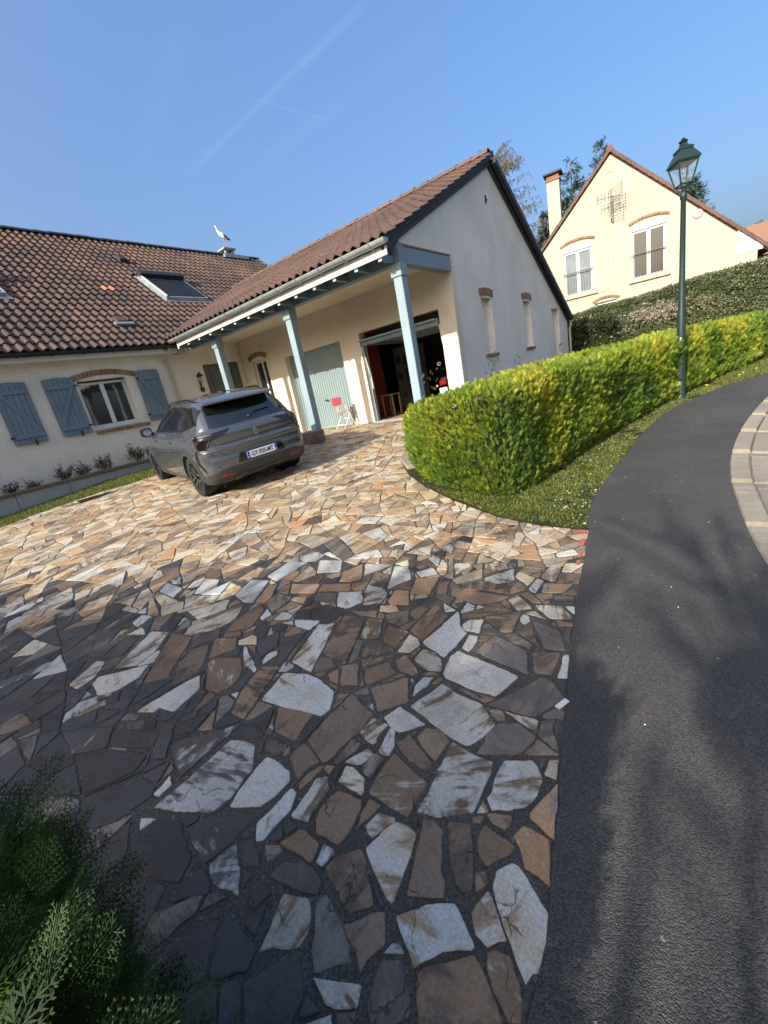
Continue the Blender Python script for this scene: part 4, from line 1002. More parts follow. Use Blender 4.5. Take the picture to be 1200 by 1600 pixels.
def shutter(x0, x1, zt, zb, flip, y=12.25, lean=0):
    root = part('shutter', MB().box(x0, x1, y + .012, y + .03, zb, zt - .04), M['shutter'], house); n = 6; w = (x1 - x0) / n
    for i in range(n):
        h = zt - .06 * ((i + .5) / n - .5) ** 2 * 4 * .6 - (0 if not flip else 0); part('board', MB().box(x0 + i * w + .003, x0 + (i + 1) * w - .003, y - .014, y + .0115, zb - .01, h), M['shutter'], root, bevel=.004)
    for z in (zt - .22, zb + .16): part('batten', MB().box(x0 + .015, x1 - .015, y - .042, y - .0145, z - .045, z + .045), M['shutter'], root, bevel=.004)
    a, b = ((x0 + .05, x1 - .1) if flip else (x1 - .05, x0 + .1)); za, zb2 = zb + .21, zt - .27
    L = math.hypot(b - a, zb2 - za); mx = Matrix.Translation(((a + b) / 2, y - .028, (za + zb2) / 2)) @ Matrix.Rotation(-math.atan2(zb2 - za, b - a), 4, 'Y')
    part('brace', MB().box(-L / 2, L / 2, -.0125, .0125, -.04, .04, mx), M['shutter'], root, bevel=.004)
    hx = x1 if flip else x0
    for z in (zt - .22, zb + .16): part('hinge', MB().box(hx - .045, hx + .045, y - .05, y - .043, z - .02, z + .02), M['black'], root)
    part('shutter_stop', MB().box((x0 + x1) / 2 + .05, (x0 + x1) / 2 + .08, y - .07, y - .03, zb - .07, zb + .06), M['black'], root)
shutter(3.44, 4.07, 1.58, .25, True); shutter(5.54, 6.16, 1.58, .25, False); shutter(2.50, 3.13, 1.58, .24, False); shutter(-.1, .52, 1.58, .24, True)
# entrance: dark double-width panelled door
ed = part('entrance_door', MB().box(7.58, 8.88, 12.40, 12.46, -.96, 1.57), M['door_dark'], house)
for a, b in ((7.60, 7.80), (7.83, 8.60), (8.64, 8.86)): part('door_panel', MB().box(a, b, 12.375, 12.40, -.93, 1.53), M['door_dark'], ed, bevel=.01)
for z0, z1 in ((-.75, -.2), (-.05, .6), (.72, 1.35)): part('panel_moulding', MB().box(7.93, 8.50, 12.355, 12.374, z0, z1), M['door_dark'], ed, bevel=.012)
part('handle', MB().box(8.53, 8.57, 12.31, 12.37, -.03, .14), M['zinc'], ed)
# eaves
part('fascia', MB().box(-6.5, 6.78, 11.98, 12.02, 1.92, 2.11).box(-6.5, 6.78, 12.02, 12.295, 1.92, 1.94), M['white'], house)
part('fascia_end', MB().box(6.785, 7.0, 11.95, 12.295, 1.90, 2.08), M['pvc'], house)
gutter(house, (-6.5, 11.885, 2.10), (6.72, 11.885, 2.09), .078, M['iron'], 20)
part('downpipe', MB().tube([(6.50, 11.885, 2.03), (6.50, 11.90, 1.93), (6.42, 12.2, 1.74), (6.5, 12.23, 1.6), (6.52, 12.23, -1.0)], .042, 10), M['pvc'], house, smooth=True)
cm = math.sqrt(1 + MM * MM)
part('roof_deck', MB().prism([(-7, EY, EZ - .09), (-7, EY, EZ - .012), (-7, RY, zm(RY) - .012), (-7, 2 * RY - EY, EZ - .012), (-7, 2 * RY - EY, EZ - .09), (-7, RY, zm(RY) - .10)], (13.95, 0, 0)).prism([(6.951, 12.6, zm(12.6) - .09), (6.951, 12.6, zm(12.6) - .012), (6.951, RY, zm(RY) - .012), (6.951, 2 * RY - EY, EZ - .012), (6.951, 2 * RY - EY, EZ - .09), (6.951, RY, zm(RY) - .10)], (8.7, 0, 0)), M['dark_tile_edge'], house)
orange = tile_mesh('roof_tile', M['tile_o'])[0]
def special(i, j, p):
    return orange if abs(p.y - 14.4) < .13 and 6.42 < p.x < 6.85 else None
SKY = [(8.02, 9.62, 13.94, 15.46), (2.35, 4.02, 13.9, 15.3)]
def keep_m(c):
    if c.x > 7 and c.z < zg(c.x) - .05: return False
    return c.z < zm(RY) + .1 and not any(a < c.x < b and e < c.y < f for a, b, e, f in SKY)
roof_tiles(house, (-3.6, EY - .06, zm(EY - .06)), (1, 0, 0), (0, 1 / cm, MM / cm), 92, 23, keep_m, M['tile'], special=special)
ridge_tiles(house, (-3.6, RY, zm(RY) + .02), (15.7, RY, zm(RY) + .02), M['dark_tile_edge'], 46, .12)
part('verge_board', MB().prism([(15.62, EY, EZ - .2), (15.62, EY, EZ + .05), (15.62, RY, zm(RY) + .05), (15.62, 2 * RY - EY, EZ + .05), (15.62, 2 * RY - EY, EZ - .2), (15.62, RY, zm(RY) - .2)], (.06, 0, 0)), M['tile_far'], house)
def on_roof(x, y, lift=0): return Matrix.Translation((x, y, zm(y))) @ Matrix.Rotation(math.atan(MM), 4, 'X') @ Matrix.Translation((0, 0, lift))
# roof windows: boxes in roof space (x across, y up the slope)
def rooflight(x0, x1, y0, y1, name_label, shutter_on):
    s = (y1 - y0) * cm; w = x1 - x0; mx = on_roof(x0, y0)
    f = part('roof_window', MB().box(0, .045, 0, s, -.02, .14, mx).box(w - .045, w, 0, s, -.02, .14, mx).box(.06, w - .06, 0, .06, -.02, .14, mx).box(.06, w - .06, s - .06, s, -.02, .17, mx), M['zinc'], house, bevel=.006, label=name_label)
    part('flashing', MB().box(-.08, w + .08, -.13, 0, .02, .05, mx).box(-.05, 0, 0, s + .1, .0, .05, mx).box(w, w + .05, 0, s + .1, .0, .05, mx), M['zinc'], f)
    if shutter_on:
        n = 18; h = (s - .3) / n
        for i in range(n): part('slat', MB().box(.065, w - .065, .07 + i * h, .07 + (i + 1) * h - .012, .12, .145 + .006 * (i % 2), mx), M['iron'], f)
        part('roller_box', MB().box(-.02, w + .02, s - .24, s + .04, .1, .27, mx), M['iron'], f, bevel=.02)
        part('guide', MB().box(-.02, .05, 0, s - .2, .161, .18, mx), M['white'], f)
    else:
        part('pane', MB().box(.06, w - .06, .06, s - .06, .10, .115, mx), M['glass'], f)
        tilt = mx @ Matrix.Translation((0, s * .6, .18)) @ Matrix.Rotation(.34, 4, 'X') @ Matrix.Translation((0, -s * .6, 0))
        part('sash', MB().box(.02, .09, 0, s, 0, .05, tilt).box(w - .09, w - .02, 0, s, 0, .05, tilt).box(.09, w - .09, 0, .08, 0, .05, tilt).box(.09, w - .09, s - .08, s, 0, .05, tilt).box(.09, w - .09, .08, s - .08, .02, .03, tilt), M['zinc'], f)
    return f
rooflight(8.08, 9.58, 14.0, 15.35, 'roof window behind a lowered dark roller shutter', True); rooflight(2.35, 3.95, 13.95, 15.25, 'roof window with its sash tilted open', False)
vx = on_roof(5.9, 12.82, .06); part('roof_vent', MB().box(-.14, .16, -.10, .16, -.02, .07, vx), M['tile'], house, bevel=.01, label='vent tile with a pale flashing low on the roof')
part('vent_flashing', MB().box(-.24, .26, -.22, -.12, 0, .05, vx), M['zinc'], house)
vx = on_roof(8.3, 16.4, .05); part('roof_vent', MB().box(-.12, .12, -.1, .14, 0, .12, vx), M['dark_tile_edge'], house, bevel=.01, label='small dark vent tile high on the roof')
ch = part('chimney', MB().box(13.80, 14.28, 17.78, 18.16, 6.4, 6.96), M['concrete'], house, label='short chimney with a slab cap on legs')
for x in (13.81, 14.19): 
    for y in (17.79, 18.07): part('cap_leg', MB().box(x, x + .08, y, y + .08, 6.96, 7.10), M['concrete'], ch)
part('cap', MB().box(13.72, 14.36, 17.70, 18.24, 7.10, 7.17), M['concrete'], ch, bevel=.01); part('lead_skirt', MB().box(13.6, 14.9, 17.6, 17.74, 6.72, 6.86), M['zinc'], ch)

# planter wall
pl = thing('planter_wall', 'low concrete planter wall with brown coping below the shuttered windows', 'planter', (2, 11.65, -1.1))
x = -4.0; i = 0
while x < 6.2:
    w = 1.0; part('panel', MB().box(x + .004, x + w - .004, 11.66 + .004 * (i % 2), 11.74, -1.35, -.755), M['concrete'], pl, bevel=.004); part('coping_stone', MB().box(x + .003, x + w - .003, 11.62, 11.80, -.754, -.69), M['coping'], pl, bevel=.006); x += w; i += 1
part('soil_bed', MB().box(-4, 6.2, 11.74, 12.298, -1.3, -.80), M['soil'], pl)

# ------------------------------------------------------------------ plants
def spray(rg, n_side=5, L=1.0):
    """one flat fern-like spray: a stem with narrowing side leaflets, as quads"""
    V = []; F = []
    def leaf(a, b, w):
        d = np.array(b) - np.array(a); d = d / (np.linalg.norm(d) + 1e-9); s = np.array([-d[1], d[0], 0]) * w; o = len(V); m = (np.array(a) * .45 + np.array(b) * .55)
        V.extend([np.array(a), m + s, np.array(b), m - s]); F.append([o, o + 1, o + 2, o + 3])
    leaf((0, 0, 0), (0, L, .03), .028 * L)
    for i in range(n_side):
        t = .15 + .75 * i / n_side; l = L * (.42 * (1 - t) + .16)
        for sg in (-1, 1):
            a = rg.uniform(.35, .62) * sg; z = rg.uniform(-.08, .08) * L
            leaf((0, t * L, 0), (math.sin(a) * l, t * L + math.cos(a) * l, z), .036 * L)
    return np.array(V, float), np.array(F)
def spray_fine(rg, L=1.0):
    """a close-up spray: stem, side branchlets, scale-like tips"""
    V = []; F = []
    def leaf(a, b, w):
        a, b = np.array(a, float), np.array(b, float); d = b - a; d /= np.linalg.norm(d) + 1e-9; s = np.array([-d[1], d[0], 0]) * w; o = len(V); m = a * .5 + b * .5
        V.extend([a, m + s, b, m - s]); F.append([o, o + 1, o + 2, o + 3])
    leaf((0, 0, 0), (0, L, 0), .010 * L); n = 8
    for i in range(n):
        t = .1 + .85 * i / n; l = L * (.5 * (1 - t) + .10)
        for sg in (-1, 1):
            a = .72 * sg; dz = rg.uniform(-.06, .06); d = np.array([math.sin(a), math.cos(a), dz]); p0 = np.array([0, t * L, 0]); leaf(p0, p0 + d * l, .009 * L); k = max(2, int(l / (.07 * L)))
            for j in range(k):
                q = p0 + d * l * (j + .6) / k
                for s2 in (-1, 1):
                    b = a + s2 * .6; leaf(q, q + np.array([math.sin(b), math.cos(b), dz]) * L * .085 * (1.2 - j / k), .009 * L)
    return np.array(V), np.array(F)
def instances(tmpls, pos, dirs, ups, scale, rg):
    """merge copies of template sprays: y follows dirs, z follows ups"""
    y = dirs / np.linalg.norm(dirs, axis=1, keepdims=True); x = np.cross(y, ups); x /= np.linalg.norm(x, axis=1, keepdims=True) + 1e-9; z = np.cross(x, y)
    pick = rg.integers(0, len(tmpls), len(pos)); VV = []; FF = []; idx = []; off = 0
    for t, (V, F) in enumerate(tmpls):
        s = np.where(pick == t)[0]
        if not len(s): continue
        Rm = np.stack([x[s], y[s], z[s]], 2); W = np.einsum('nij,kj->nki', Rm, V) * scale[s][:, None, None] + pos[s][:, None, :]
        VV.append(W.reshape(-1, 3)); FF.append((F[None] + (off + np.arange(len(s)) * len(V))[:, None, None]).reshape(-1, F.shape[1])); idx.append(np.repeat(s, len(V))); off += len(s) * len(V)
    return np.concatenate(VV), np.concatenate(FF), np.concatenate(idx)
def resample(pts, step):
    out = []
    for a, b in zip(pts[:-1], pts[1:]):
        a, b = np.array(a, float), np.array(b, float); n = max(1, int(np.linalg.norm(b - a) / step))
        for i in range(n): out.append(a + (b - a) * i / n)
    return np.array(out + [np.array(pts[-1], float)])
def hedge(root, loop, top, zb, dens, size, pal, tmpls, m, rg, topdens=1.0, bulge=.05, near=None, tilt=.6, lit_yellow_top=None, skip=None, core=True, core_in=.13):
    """loop: closed footprint (ccw); foliage as sprays over the sides and the top"""
    L = resample(list(loop) + [loop[0]], .05)[:-1]; n = len(L); nxt = np.roll(L, -1, 0); t = nxt - L; ln = np.linalg.norm(t, axis=1) + 1e-9; nor = np.stack([t[:, 1], -t[:, 0]], 1) / ln[:, None]
    per = ln.sum(); P = []; N = []
    H = lambda x, y: np.array([top(a, b) for a, b in zip(x, y)]); B = lambda x, y: np.array([zb(a, b) for a, b in zip(x, y)])
    cnt = int(per * 1.15 * dens); i = rg.choice(n, cnt, p=ln / ln.sum()); q = L[i] + t[i] * rg.uniform(0, 1, (cnt, 1)); zt = H(q[:, 0], q[:, 1]); z0 = B(q[:, 0], q[:, 1]); f = rg.uniform(0, 1, cnt); z = z0 + (zt - z0) * f
    b = bulge * (np.array([noise.noise(Vector((a * 2.2, c * 2.2, d * 2.6))) for a, c, d in zip(q[:, 0], q[:, 1], z)]) * 1.6 + rg.uniform(-1, .6, cnt)) - .10 * np.clip((f - .86) / .14, 0, 1) ** 2 - .05 * np.clip((.12 - f) / .12, 0, 1)
    p = np.stack([q[:, 0] + nor[i, 0] * b, q[:, 1] + nor[i, 1] * b, z], 1); P.append(p); N.append(np.stack([nor[i, 0], nor[i, 1], np.full(cnt, .12)], 1))
    A = 0.5 * abs((L[:, 0] * nxt[:, 1] - nxt[:, 0] * L[:, 1]).sum()); ct = int(A * dens * topdens); q = scatter([tuple(v) for v in L[::4]], ct, rg); zt = H(q[:, 0], q[:, 1]) + rg.uniform(-.07, .03, ct) + .05 * np.array([noise.noise(Vector((a * 2, c * 2, 9))) for a, c in q])
    P.append(np.stack([q[:, 0], q[:, 1], zt], 1)); N.append(np.stack([rg.normal(0, .2, ct), rg.normal(0, .2, ct), np.ones(ct)], 1))
    P = np.concatenate(P); N = np.concatenate(N)
    if skip is not None: k = ~skip(P); P, N = P[k], N[k]
    if near is not None: d = np.linalg.norm(P, axis=1); k = rg.uniform(0, 1, len(P)) < np.clip(near / d, 0, 1) ** 1.5; P, N = P[k], N[k]
    sc = size * rg.uniform(.6, 1.35, len(P))
    if near is not None: sc = sc * np.clip(np.linalg.norm(P, axis=1) / near, .9, 2.4) ** .8
    dirs = N + rg.normal(0, .45, N.shape) + np.array([0, 0, tilt]); ups = np.cross(dirs, rg.normal(0, 1, N.shape)) * .7 + N * .8
    V, F, idx = instances(tmpls, P, dirs, ups, sc, rg)
    w = np.array([noise.noise(Vector((a[0] * 1.3, a[1] * 1.3, a[2] * 1.5))) + .25 * noise.noise(Vector((a[0] * 6, a[1] * 6, a[2] * 6))) for a in P]) + rg.normal(0, .22, len(P))
    if lit_yellow_top is not None: w = w + lit_yellow_top(P)
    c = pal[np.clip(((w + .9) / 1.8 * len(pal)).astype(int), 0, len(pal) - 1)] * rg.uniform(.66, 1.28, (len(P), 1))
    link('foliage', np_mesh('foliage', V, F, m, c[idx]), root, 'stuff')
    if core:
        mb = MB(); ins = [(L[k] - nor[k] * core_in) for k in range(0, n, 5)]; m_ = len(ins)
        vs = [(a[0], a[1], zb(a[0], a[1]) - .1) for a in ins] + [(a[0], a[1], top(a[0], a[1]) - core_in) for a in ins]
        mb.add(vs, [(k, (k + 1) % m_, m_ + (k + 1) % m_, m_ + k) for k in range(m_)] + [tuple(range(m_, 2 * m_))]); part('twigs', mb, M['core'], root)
rg2 = np.random.default_rng(11)
T1 = [spray(rg2) for _ in range(5)]; TF_ = [spray_fine(rg2) for _ in range(4)]
PAL_T = np.array([(.030,.055,.010), (.045,.085,.012), (.060,.105,.012), (.078,.125,.013), (.105,.15,.014), (.145,.18,.016), (.22,.21,.022)])
front = [(4.10,1.66), (4.42,1.56), (5.53,1.38), (7.52,1.06), (10.16,.52), (12.63,-.12), (16.04,-1.08), (18.5,-1.9)]
h1 = thing('clipped_hedge', 'long clipped yellow-green conifer hedge running along the pavement past the lamp post', 'hedge', (7, 1.5, -1.4))
htop = lambda x, y: -.28 + .02 * math.sin(x * 1.7) - .26 * max(0, 1 - math.hypot(x - 4.9, y - 3.7) / 1.9) - .05 * max(0, 1 - math.hypot(x - 4.1, y - 1.8) / .6)
loop1 = front + [(18.9,-.6), (16.5,.15), (12.9,1.1), (10.3,1.75), (7.8,2.4), (6.4,2.9), (5.9,3.4), (5.4,3.6), (5.02,3.44), (4.5,2.96), (4.16,2.45), (4.08,2.0)]
def seen1(P): return (P[:, 1] > .75 - .0 * P[:, 0]) & (P[:, 0] > 6.2) & (P[:, 2] < -.5) & (P[:, 1] > 2.2 - P[:, 0] * .12)
hedge(h1, loop1, htop, lambda x, y: ter_far(x, y), 2500, .070, PAL_T * 1.75, T1, M['thuja'], rg2, .8, .035, near=5.0, skip=seen1, tilt=1.5, core_in=.17, lit_yellow_top=lambda P: .38 * np.clip((P[:, 2] + .5) * 3, 0, 1) + .18)  # upper sprays coloured yellower, the lit look of the top put into the palette
# wispy shoots above the hedge
V = []; F = []; mbs = MB()
sh = np.array([(6.3, 2.6), (6.5, 2.8), (5.7, 3.3), (8.2, 2.2), (9.9, 1.6), (5.2, 3.2), (7.0, 2.5), (9.0, 1.9), (6.25, 2.55)])
pp = np.repeat(sh, 9, 0) + rg2.normal(0, .03, (len(sh) * 9, 2)); zz = np.tile(np.linspace(-.3, .02, 9), len(sh)) + rg2.normal(0, .02, len(pp)); dd = np.stack([rg2.normal(0, .5, len(pp)), rg2.normal(0, .5, len(pp)), np.ones(len(pp))], 1)
V, F, idx = instances(T1, np.stack([pp[:, 0], pp[:, 1], zz], 1), dd, rg2.normal(0, 1, dd.shape), rg2.uniform(.05, .09, len(pp)), rg2)
link('shoots', np_mesh('shoots', V, F, M['thuja'], np.tile(np.array([(.06,.085,.03)]), (len(V), 1))), h1, 'stuff')

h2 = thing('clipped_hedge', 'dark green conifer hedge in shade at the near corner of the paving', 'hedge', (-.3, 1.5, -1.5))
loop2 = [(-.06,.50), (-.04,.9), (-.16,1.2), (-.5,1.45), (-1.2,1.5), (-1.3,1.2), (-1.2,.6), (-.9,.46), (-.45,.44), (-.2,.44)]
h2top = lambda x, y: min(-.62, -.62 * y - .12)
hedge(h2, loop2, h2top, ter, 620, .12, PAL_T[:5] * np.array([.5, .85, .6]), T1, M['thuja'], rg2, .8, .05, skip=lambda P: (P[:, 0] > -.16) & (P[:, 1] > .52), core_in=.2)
# close sprays by the lens
cnt = 1700; u_ = rg2.uniform(0, 1, cnt); yv = .40 + 1.14 * u_ ; xv = np.interp(yv, [.40, .6, 1.0, 1.35, 1.6], [-.10, -.04, -.03, -.16, -.35]) - np.abs(rg2.normal(0, .09, cnt)) ; zv = rg2.uniform(-1.5, -.5, cnt); dr = np.stack([rg2.normal(.55, .3, cnt), rg2.normal(0, .4, cnt), rg2.normal(.65, .4, cnt)], 1)
tp = rg2.integers(0, cnt, cnt // 4); zv[tp] = np.minimum(-.54, -.62 * yv[tp] - .04) - rg2.uniform(0, .1, len(tp)); xv[tp] -= rg2.uniform(0, .5, len(tp))
k = zv < np.minimum(-.52, -.60 * yv - .02) - .08 * rg2.random(cnt)
P = np.stack([xv, yv, zv], 1)[k]; dr = dr[k]
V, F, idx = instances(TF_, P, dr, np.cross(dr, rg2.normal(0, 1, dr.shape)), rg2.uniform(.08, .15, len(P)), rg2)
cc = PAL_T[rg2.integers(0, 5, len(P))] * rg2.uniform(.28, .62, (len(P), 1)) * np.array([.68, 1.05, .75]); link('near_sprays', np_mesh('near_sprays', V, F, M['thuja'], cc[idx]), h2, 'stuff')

# the tall boundary hedge: small grey-green leaves
LF = []
for _ in range(4):
    V = []; F = []
    for k in range(8):
        a = rg2.uniform(0, 6.28); b = rg2.uniform(-.6, .9); d = np.array([math.cos(a) * math.cos(b), math.sin(a) * math.cos(b), math.sin(b)]); c = rg2.normal(0, .35, 3); s = np.cross(d, rg2.normal(0, 1, 3)); s = s / np.linalg.norm(s) * .16; o = len(V)
        V += [c, c + d * .3 + s, c + d * .62, c + d * .3 - s]; F.append([o, o + 1, o + 2, o + 3])
    LF.append((np.array(V), np.array(F)))
h3 = thing('boundary_hedge', 'tall clipped grey-green leafy hedge in front of the far cream gable', 'hedge', (19.6, 1.5, -1))
PAL_L = 1.4 * np.array([(.06,.075,.035), (.09,.11,.05), (.11,.13,.065), (.13,.15,.08), (.17,.16,.09), (.26,.23,.15)])
loop3 = [(19.5, 6.2), (19.35, 4.6), (19.35, 2), (19.2, -.8), (18.7, -3.2), (18.2, -6.5), (19.6, -7.0), (20.2, -3.5), (20.6, 0), (20.7, 6.2)]
def skip3(P): return (P[:, 2] < -.75) | (P[:, 0] > 20.5)
hedge(h3, loop3, lambda x, y: 1.03 + .055 * (4.8 - y) + .03 * math.sin(y * 2.1), lambda x, y: -1.3, 620, .10, PAL_L, LF, M['leaf'], rg2, .8, .09, skip=skip3, tilt=0)
# pale leafless patch in it
pc = rg2.normal(0, 1, (260, 3)) * np.array([.05, .55, .13]) + np.array([19.28, 1.7, .55]); V, F, idx = instances(LF, pc, rg2.normal(0, 1, pc.shape), rg2.normal(0, 1, pc.shape), np.full(260, .13), rg2)
link('pale_leaves', np_mesh('pale_leaves', V, F, M['leaf'], np.tile(np.array([(.42,.37,.30)]), (len(V), 1))), h3, 'stuff')
h4 = thing('dark_shrub', 'dark glossy shrub at the foot of the garage gable beside the downpipe', 'shrub', (18.6, 4.1, -1))
hedge(h4, [(18.35, 3.2), (19.3, 3.0), (19.3, 5.0), (18.35, 5.0)], lambda x, y: .75 - .1 * abs(y - 4), lambda x, y: -1.2, 260, .15, PAL_L[:3] * .6, LF, M['leaf'], rg2, .8, .1, tilt=0)

def tubes_np(segs, n=4):
    """segs: (p0, p1, r0, r1) arrays"""
    P0 = np.array([s[0] for s in segs]); P1 = np.array([s[1] for s in segs]); r0 = np.array([s[2] for s in segs]); r1 = np.array([s[3] for s in segs]); d = P1 - P0; d /= np.linalg.norm(d, axis=1, keepdims=True) + 1e-9
    a = np.cross(d, np.where(np.abs(d[:, 2:]) < .9, [[0, 0, 1.]], [[1., 0, 0]])); a /= np.linalg.norm(a, axis=1, keepdims=True); b = np.cross(d, a); rings = []
    for P, r in ((P0, r0), (P1, r1)):
        for k in range(n): t = 2 * math.pi * k / n; rings.append(P + (a * math.cos(t) + b * math.sin(t)) * r[:, None])
    V = np.stack(rings, 1).reshape(-1, 3); o = (np.arange(len(segs)) * 2 * n)[:, None]
    F = np.concatenate([o + [k, (k + 1) % n, n + (k + 1) % n, n + k] for k in range(n)]); return V, F
def bare_tree(name, label, cat, base, h, spread, seed, droop=0, depth=5, group=None, twig=.006, lean=(0, 0), mt='bark'):
    rd = random.Random(seed); root = thing(name, label, cat, base, group); trunk = []; segs = []
    def grow(p, d, L, r, lv):
        q = p; n = 4
        for i in range(n):
            d = (d + Vector((rd.gauss(0, .10), rd.gauss(0, .10), (.05 if lv < 3 else 0) - droop * lv * .09))).normalized(); e = q + d * L / n; r2 = r * (1 - .13); (trunk if lv == 0 else segs).append((tuple(q), tuple(e), r, r2)); r = r2; q = e
            if lv < depth and (i > 0 or lv > 0):
                for _ in range(2 if lv < depth - 1 else 1 + (rd.random() < .5)):
                    ax = Vector((rd.gauss(0, 1), rd.gauss(0, 1), rd.gauss(0, .6))).normalized(); nd = (d + ax * spread).normalized(); grow(q, nd, L * rd.uniform(.48, .74), max(twig, r * rd.uniform(.4, .6)), lv + 1)
        if lv < depth: grow(q, d, L * .6, max(twig, r * .8), lv + 1)
    grow(Vector(base), Vector((lean[0], lean[1], 1)).normalized(), h * .42, h * .02, 0)
    V, F = tubes_np(trunk, 8); link('trunk', np_mesh('trunk', V, F, M[mt], smooth=True), root); V, F = tubes_np(segs, 4); link('crown', np_mesh('crown', V, F, M[mt]), root, 'stuff'); return root
def conifer(label, base, h, w, seed, pal, loose=1.0, group=None, n_=15000):
    rg = np.random.default_rng(seed); root = thing('conifer', label, 'tree', base, group); b = np.array(base); part('trunk', MB().tube([base, (base[0], base[1], base[2] + h * .98)], [h * .018, .015], 7), M['bark'], root)
    P = []; D = []; nb = int(150 * loose) + 60
    for k in range(nb):
        f = rg.uniform(.12, 1) ** .8; z = h * f; L = w * (1 - f) ** .8 * rg.uniform(.55, 1.2) + .15; a = rg.uniform(0, 6.28); m = max(3, int(n_ / nb * L / w * 1.6))
        for t in rg.uniform(.12, 1, m): P.append((math.cos(a) * L * t, math.sin(a) * L * t, z - .28 * L * t * t + .22 * L * t ** 3)); D.append((math.cos(a) * .8, math.sin(a) * .8, -.35 + .5 * t))
    P = np.array(P) + rg.normal(0, .07, (len(P), 3)); D = np.array(D) + rg.normal(0, .35, (len(D), 3)); P += b
    V, F, idx = instances(T1, P, D, rg.normal(0, .4, D.shape) + [0, 0, 1], rg.uniform(.16, .36, len(P)), rg); c = pal[rg.integers(0, len(pal), len(P))] * rg.uniform(.7, 1.3, (len(P), 1)); link('crown', np_mesh('crown', V, F, M['needle'], c[idx]), root, 'stuff')
PC = np.array([(.05,.08,.04), (.07,.11,.055), (.09,.135,.065), (.11,.15,.08)])
conifer('tall green conifer between the chimney and the roof slope of the far cream house', (35.1, 7.9, -1), 12.5, 3.4, 1, PC, group='conifers behind the far house')
conifer('sparse conifer whose tip shows just above the peak of the far cream house', (38.4, 6.6, -1), 13.8, 3.0, 2, PC, .8, 'conifers behind the far house')
conifer('small conifer left of the white chimney, partly behind the garage roof', (32.8, 9.0, -1), 9.4, 1.9, 3, PC * .8, group='conifers behind the far house')
conifer('conifer whose crown rises behind the street lantern', (38.0, 1.55, -1), 9.7, 3.0, 4, PC, group='conifers behind the far house')
conifer('distant conifer tip beside the far red roof', (42.5, -2.0, -1), 6.4, 1.6, 5, PC, group='conifers behind the far house', n_=3500)
# feathery larch behind the garage gable
lt = thing('larch_tree', 'feathery pale larch with drooping twigs behind the garage ridge', 'tree', (28.2, 10.4, -1)); rl = random.Random(5); segs = []; P = []
part('trunk', MB().tube([(28.2, 10.4, -1), (28.1, 10.45, 11.3)], [.2, .015], 7), M['bark'], lt)
for k in range(130):
    f = rl.uniform(.35, .985); a = rl.uniform(0, 6.28); L = 3.7 * (1 - f) ** .6 + .6; p = Vector((28.2, 10.4, -1 + 12.3 * f)); d = Vector((math.cos(a), math.sin(a), .55)).normalized()
    for i in range(7):
        q = p + d * L / 7; segs.append((tuple(p), tuple(q), .022 * (1 - i / 9), .022 * (1 - (i + 1) / 9))); d = (d + Vector((rl.gauss(0, .08), rl.gauss(0, .08), -.1 if i < 4 else .06))).normalized(); p = q
        for _ in range(3):
            t = Vector((rl.gauss(0, .5), rl.gauss(0, .5), -.8)).normalized(); l = rl.uniform(.2, .55); e = p + t * l; segs.append((tuple(p), tuple(e), .012, .007))
            for s in range(4): P.append(tuple(p + t * l * (s + .5) / 4))
V, F = tubes_np(segs, 4); link('branches', np_mesh('branches', V, F, M['twig']), lt, 'stuff')
P = np.array(P); V, F, idx = instances(T1, P, rg2.normal(0, 1, P.shape), rg2.normal(0, 1, P.shape), rg2.uniform(.05, .13, len(P)), rg2); link('crown', np_mesh('crown', V, F, M['needle'], np.tile(np.array([(.075,.10,.05)]), (len(V), 1))), lt, 'stuff')
# unseen evergreen screen added across the lane, its top shaped to shade the near paving
h5 = thing('shade_screen', 'tall dense evergreen screen added behind the viewer, out of the picture, to shade the paving', 'hedge', (-9, 5, -1.6))
reach = lambda y: np.interp(y, [.6, 1.3, 3.0, 5.0, 7.0, 11.0], [1.95, 1.95, 1.0, .3, -.3, -1.5])
s_top = lambda x, y: float(-1.5 + (reach(y - .6) + 8.6) * .522 + .16 * noise.noise(Vector((0, y * 1.9, 1))) + .09 * noise.noise(Vector((0, y * 5.5, 2))))
hedge(h5, [(-8.3, 1.4), (-8.3, 12), (-9.8, 12), (-9.8, 1.4)], s_top, lambda x, y: -1.7, 42, .42, PAL_T[:4], T1, M['thuja'], rg2, 1.6, .15, core_in=.25)
h6 = thing('shadow_ball', 'small ball of sprays on a thin stem, added out of the picture to cast a round shadow', 'tree', (-4.2, .2, -1.7))  # unseen ball added to throw the rounded shadow at the path's right edge
part('trunk', MB().tube([(-4.2, .2, -1.7), (-4.2, .2, 1.5)], .02, 8), M['bark'], h6)
q = rg2.normal(0, 1, (1500, 3)); q /= np.linalg.norm(q, axis=1, keepdims=True); V, F, idx = instances(T1, q * rg2.uniform(.03, .17, (1500, 1)) + [-4.2, .2, 1.62], q, rg2.normal(0, 1, q.shape), np.full(1500, .06), rg2)
link('crown', np_mesh('crown', V, F, M['thuja'], np.tile(PAL_T[2], (len(V), 1))), h6, 'stuff')
# trees on the other side of the street (behind the lens): they cast the dappled shade
for k, (x, y, h, sd, lb) in enumerate(((-9.0, -.5, 7.6, 21, 'leafless street tree nearest the bend, across the lane'), (-10.6, -3.4, 8.4, 22, 'second leafless street tree across the lane'), (-10.0, 5.2, 7.5, 23, 'leafless street tree opposite the hedge corner'), (-9.2, 2.4, 7.2, 24, 'leafless tree rising above the added evergreen screen across the lane'))):
    bare_tree('street_tree', lb, 'tree', (x, y, -1.7), h, .78, sd, group='leafless trees across the lane', depth=3, twig=.028)

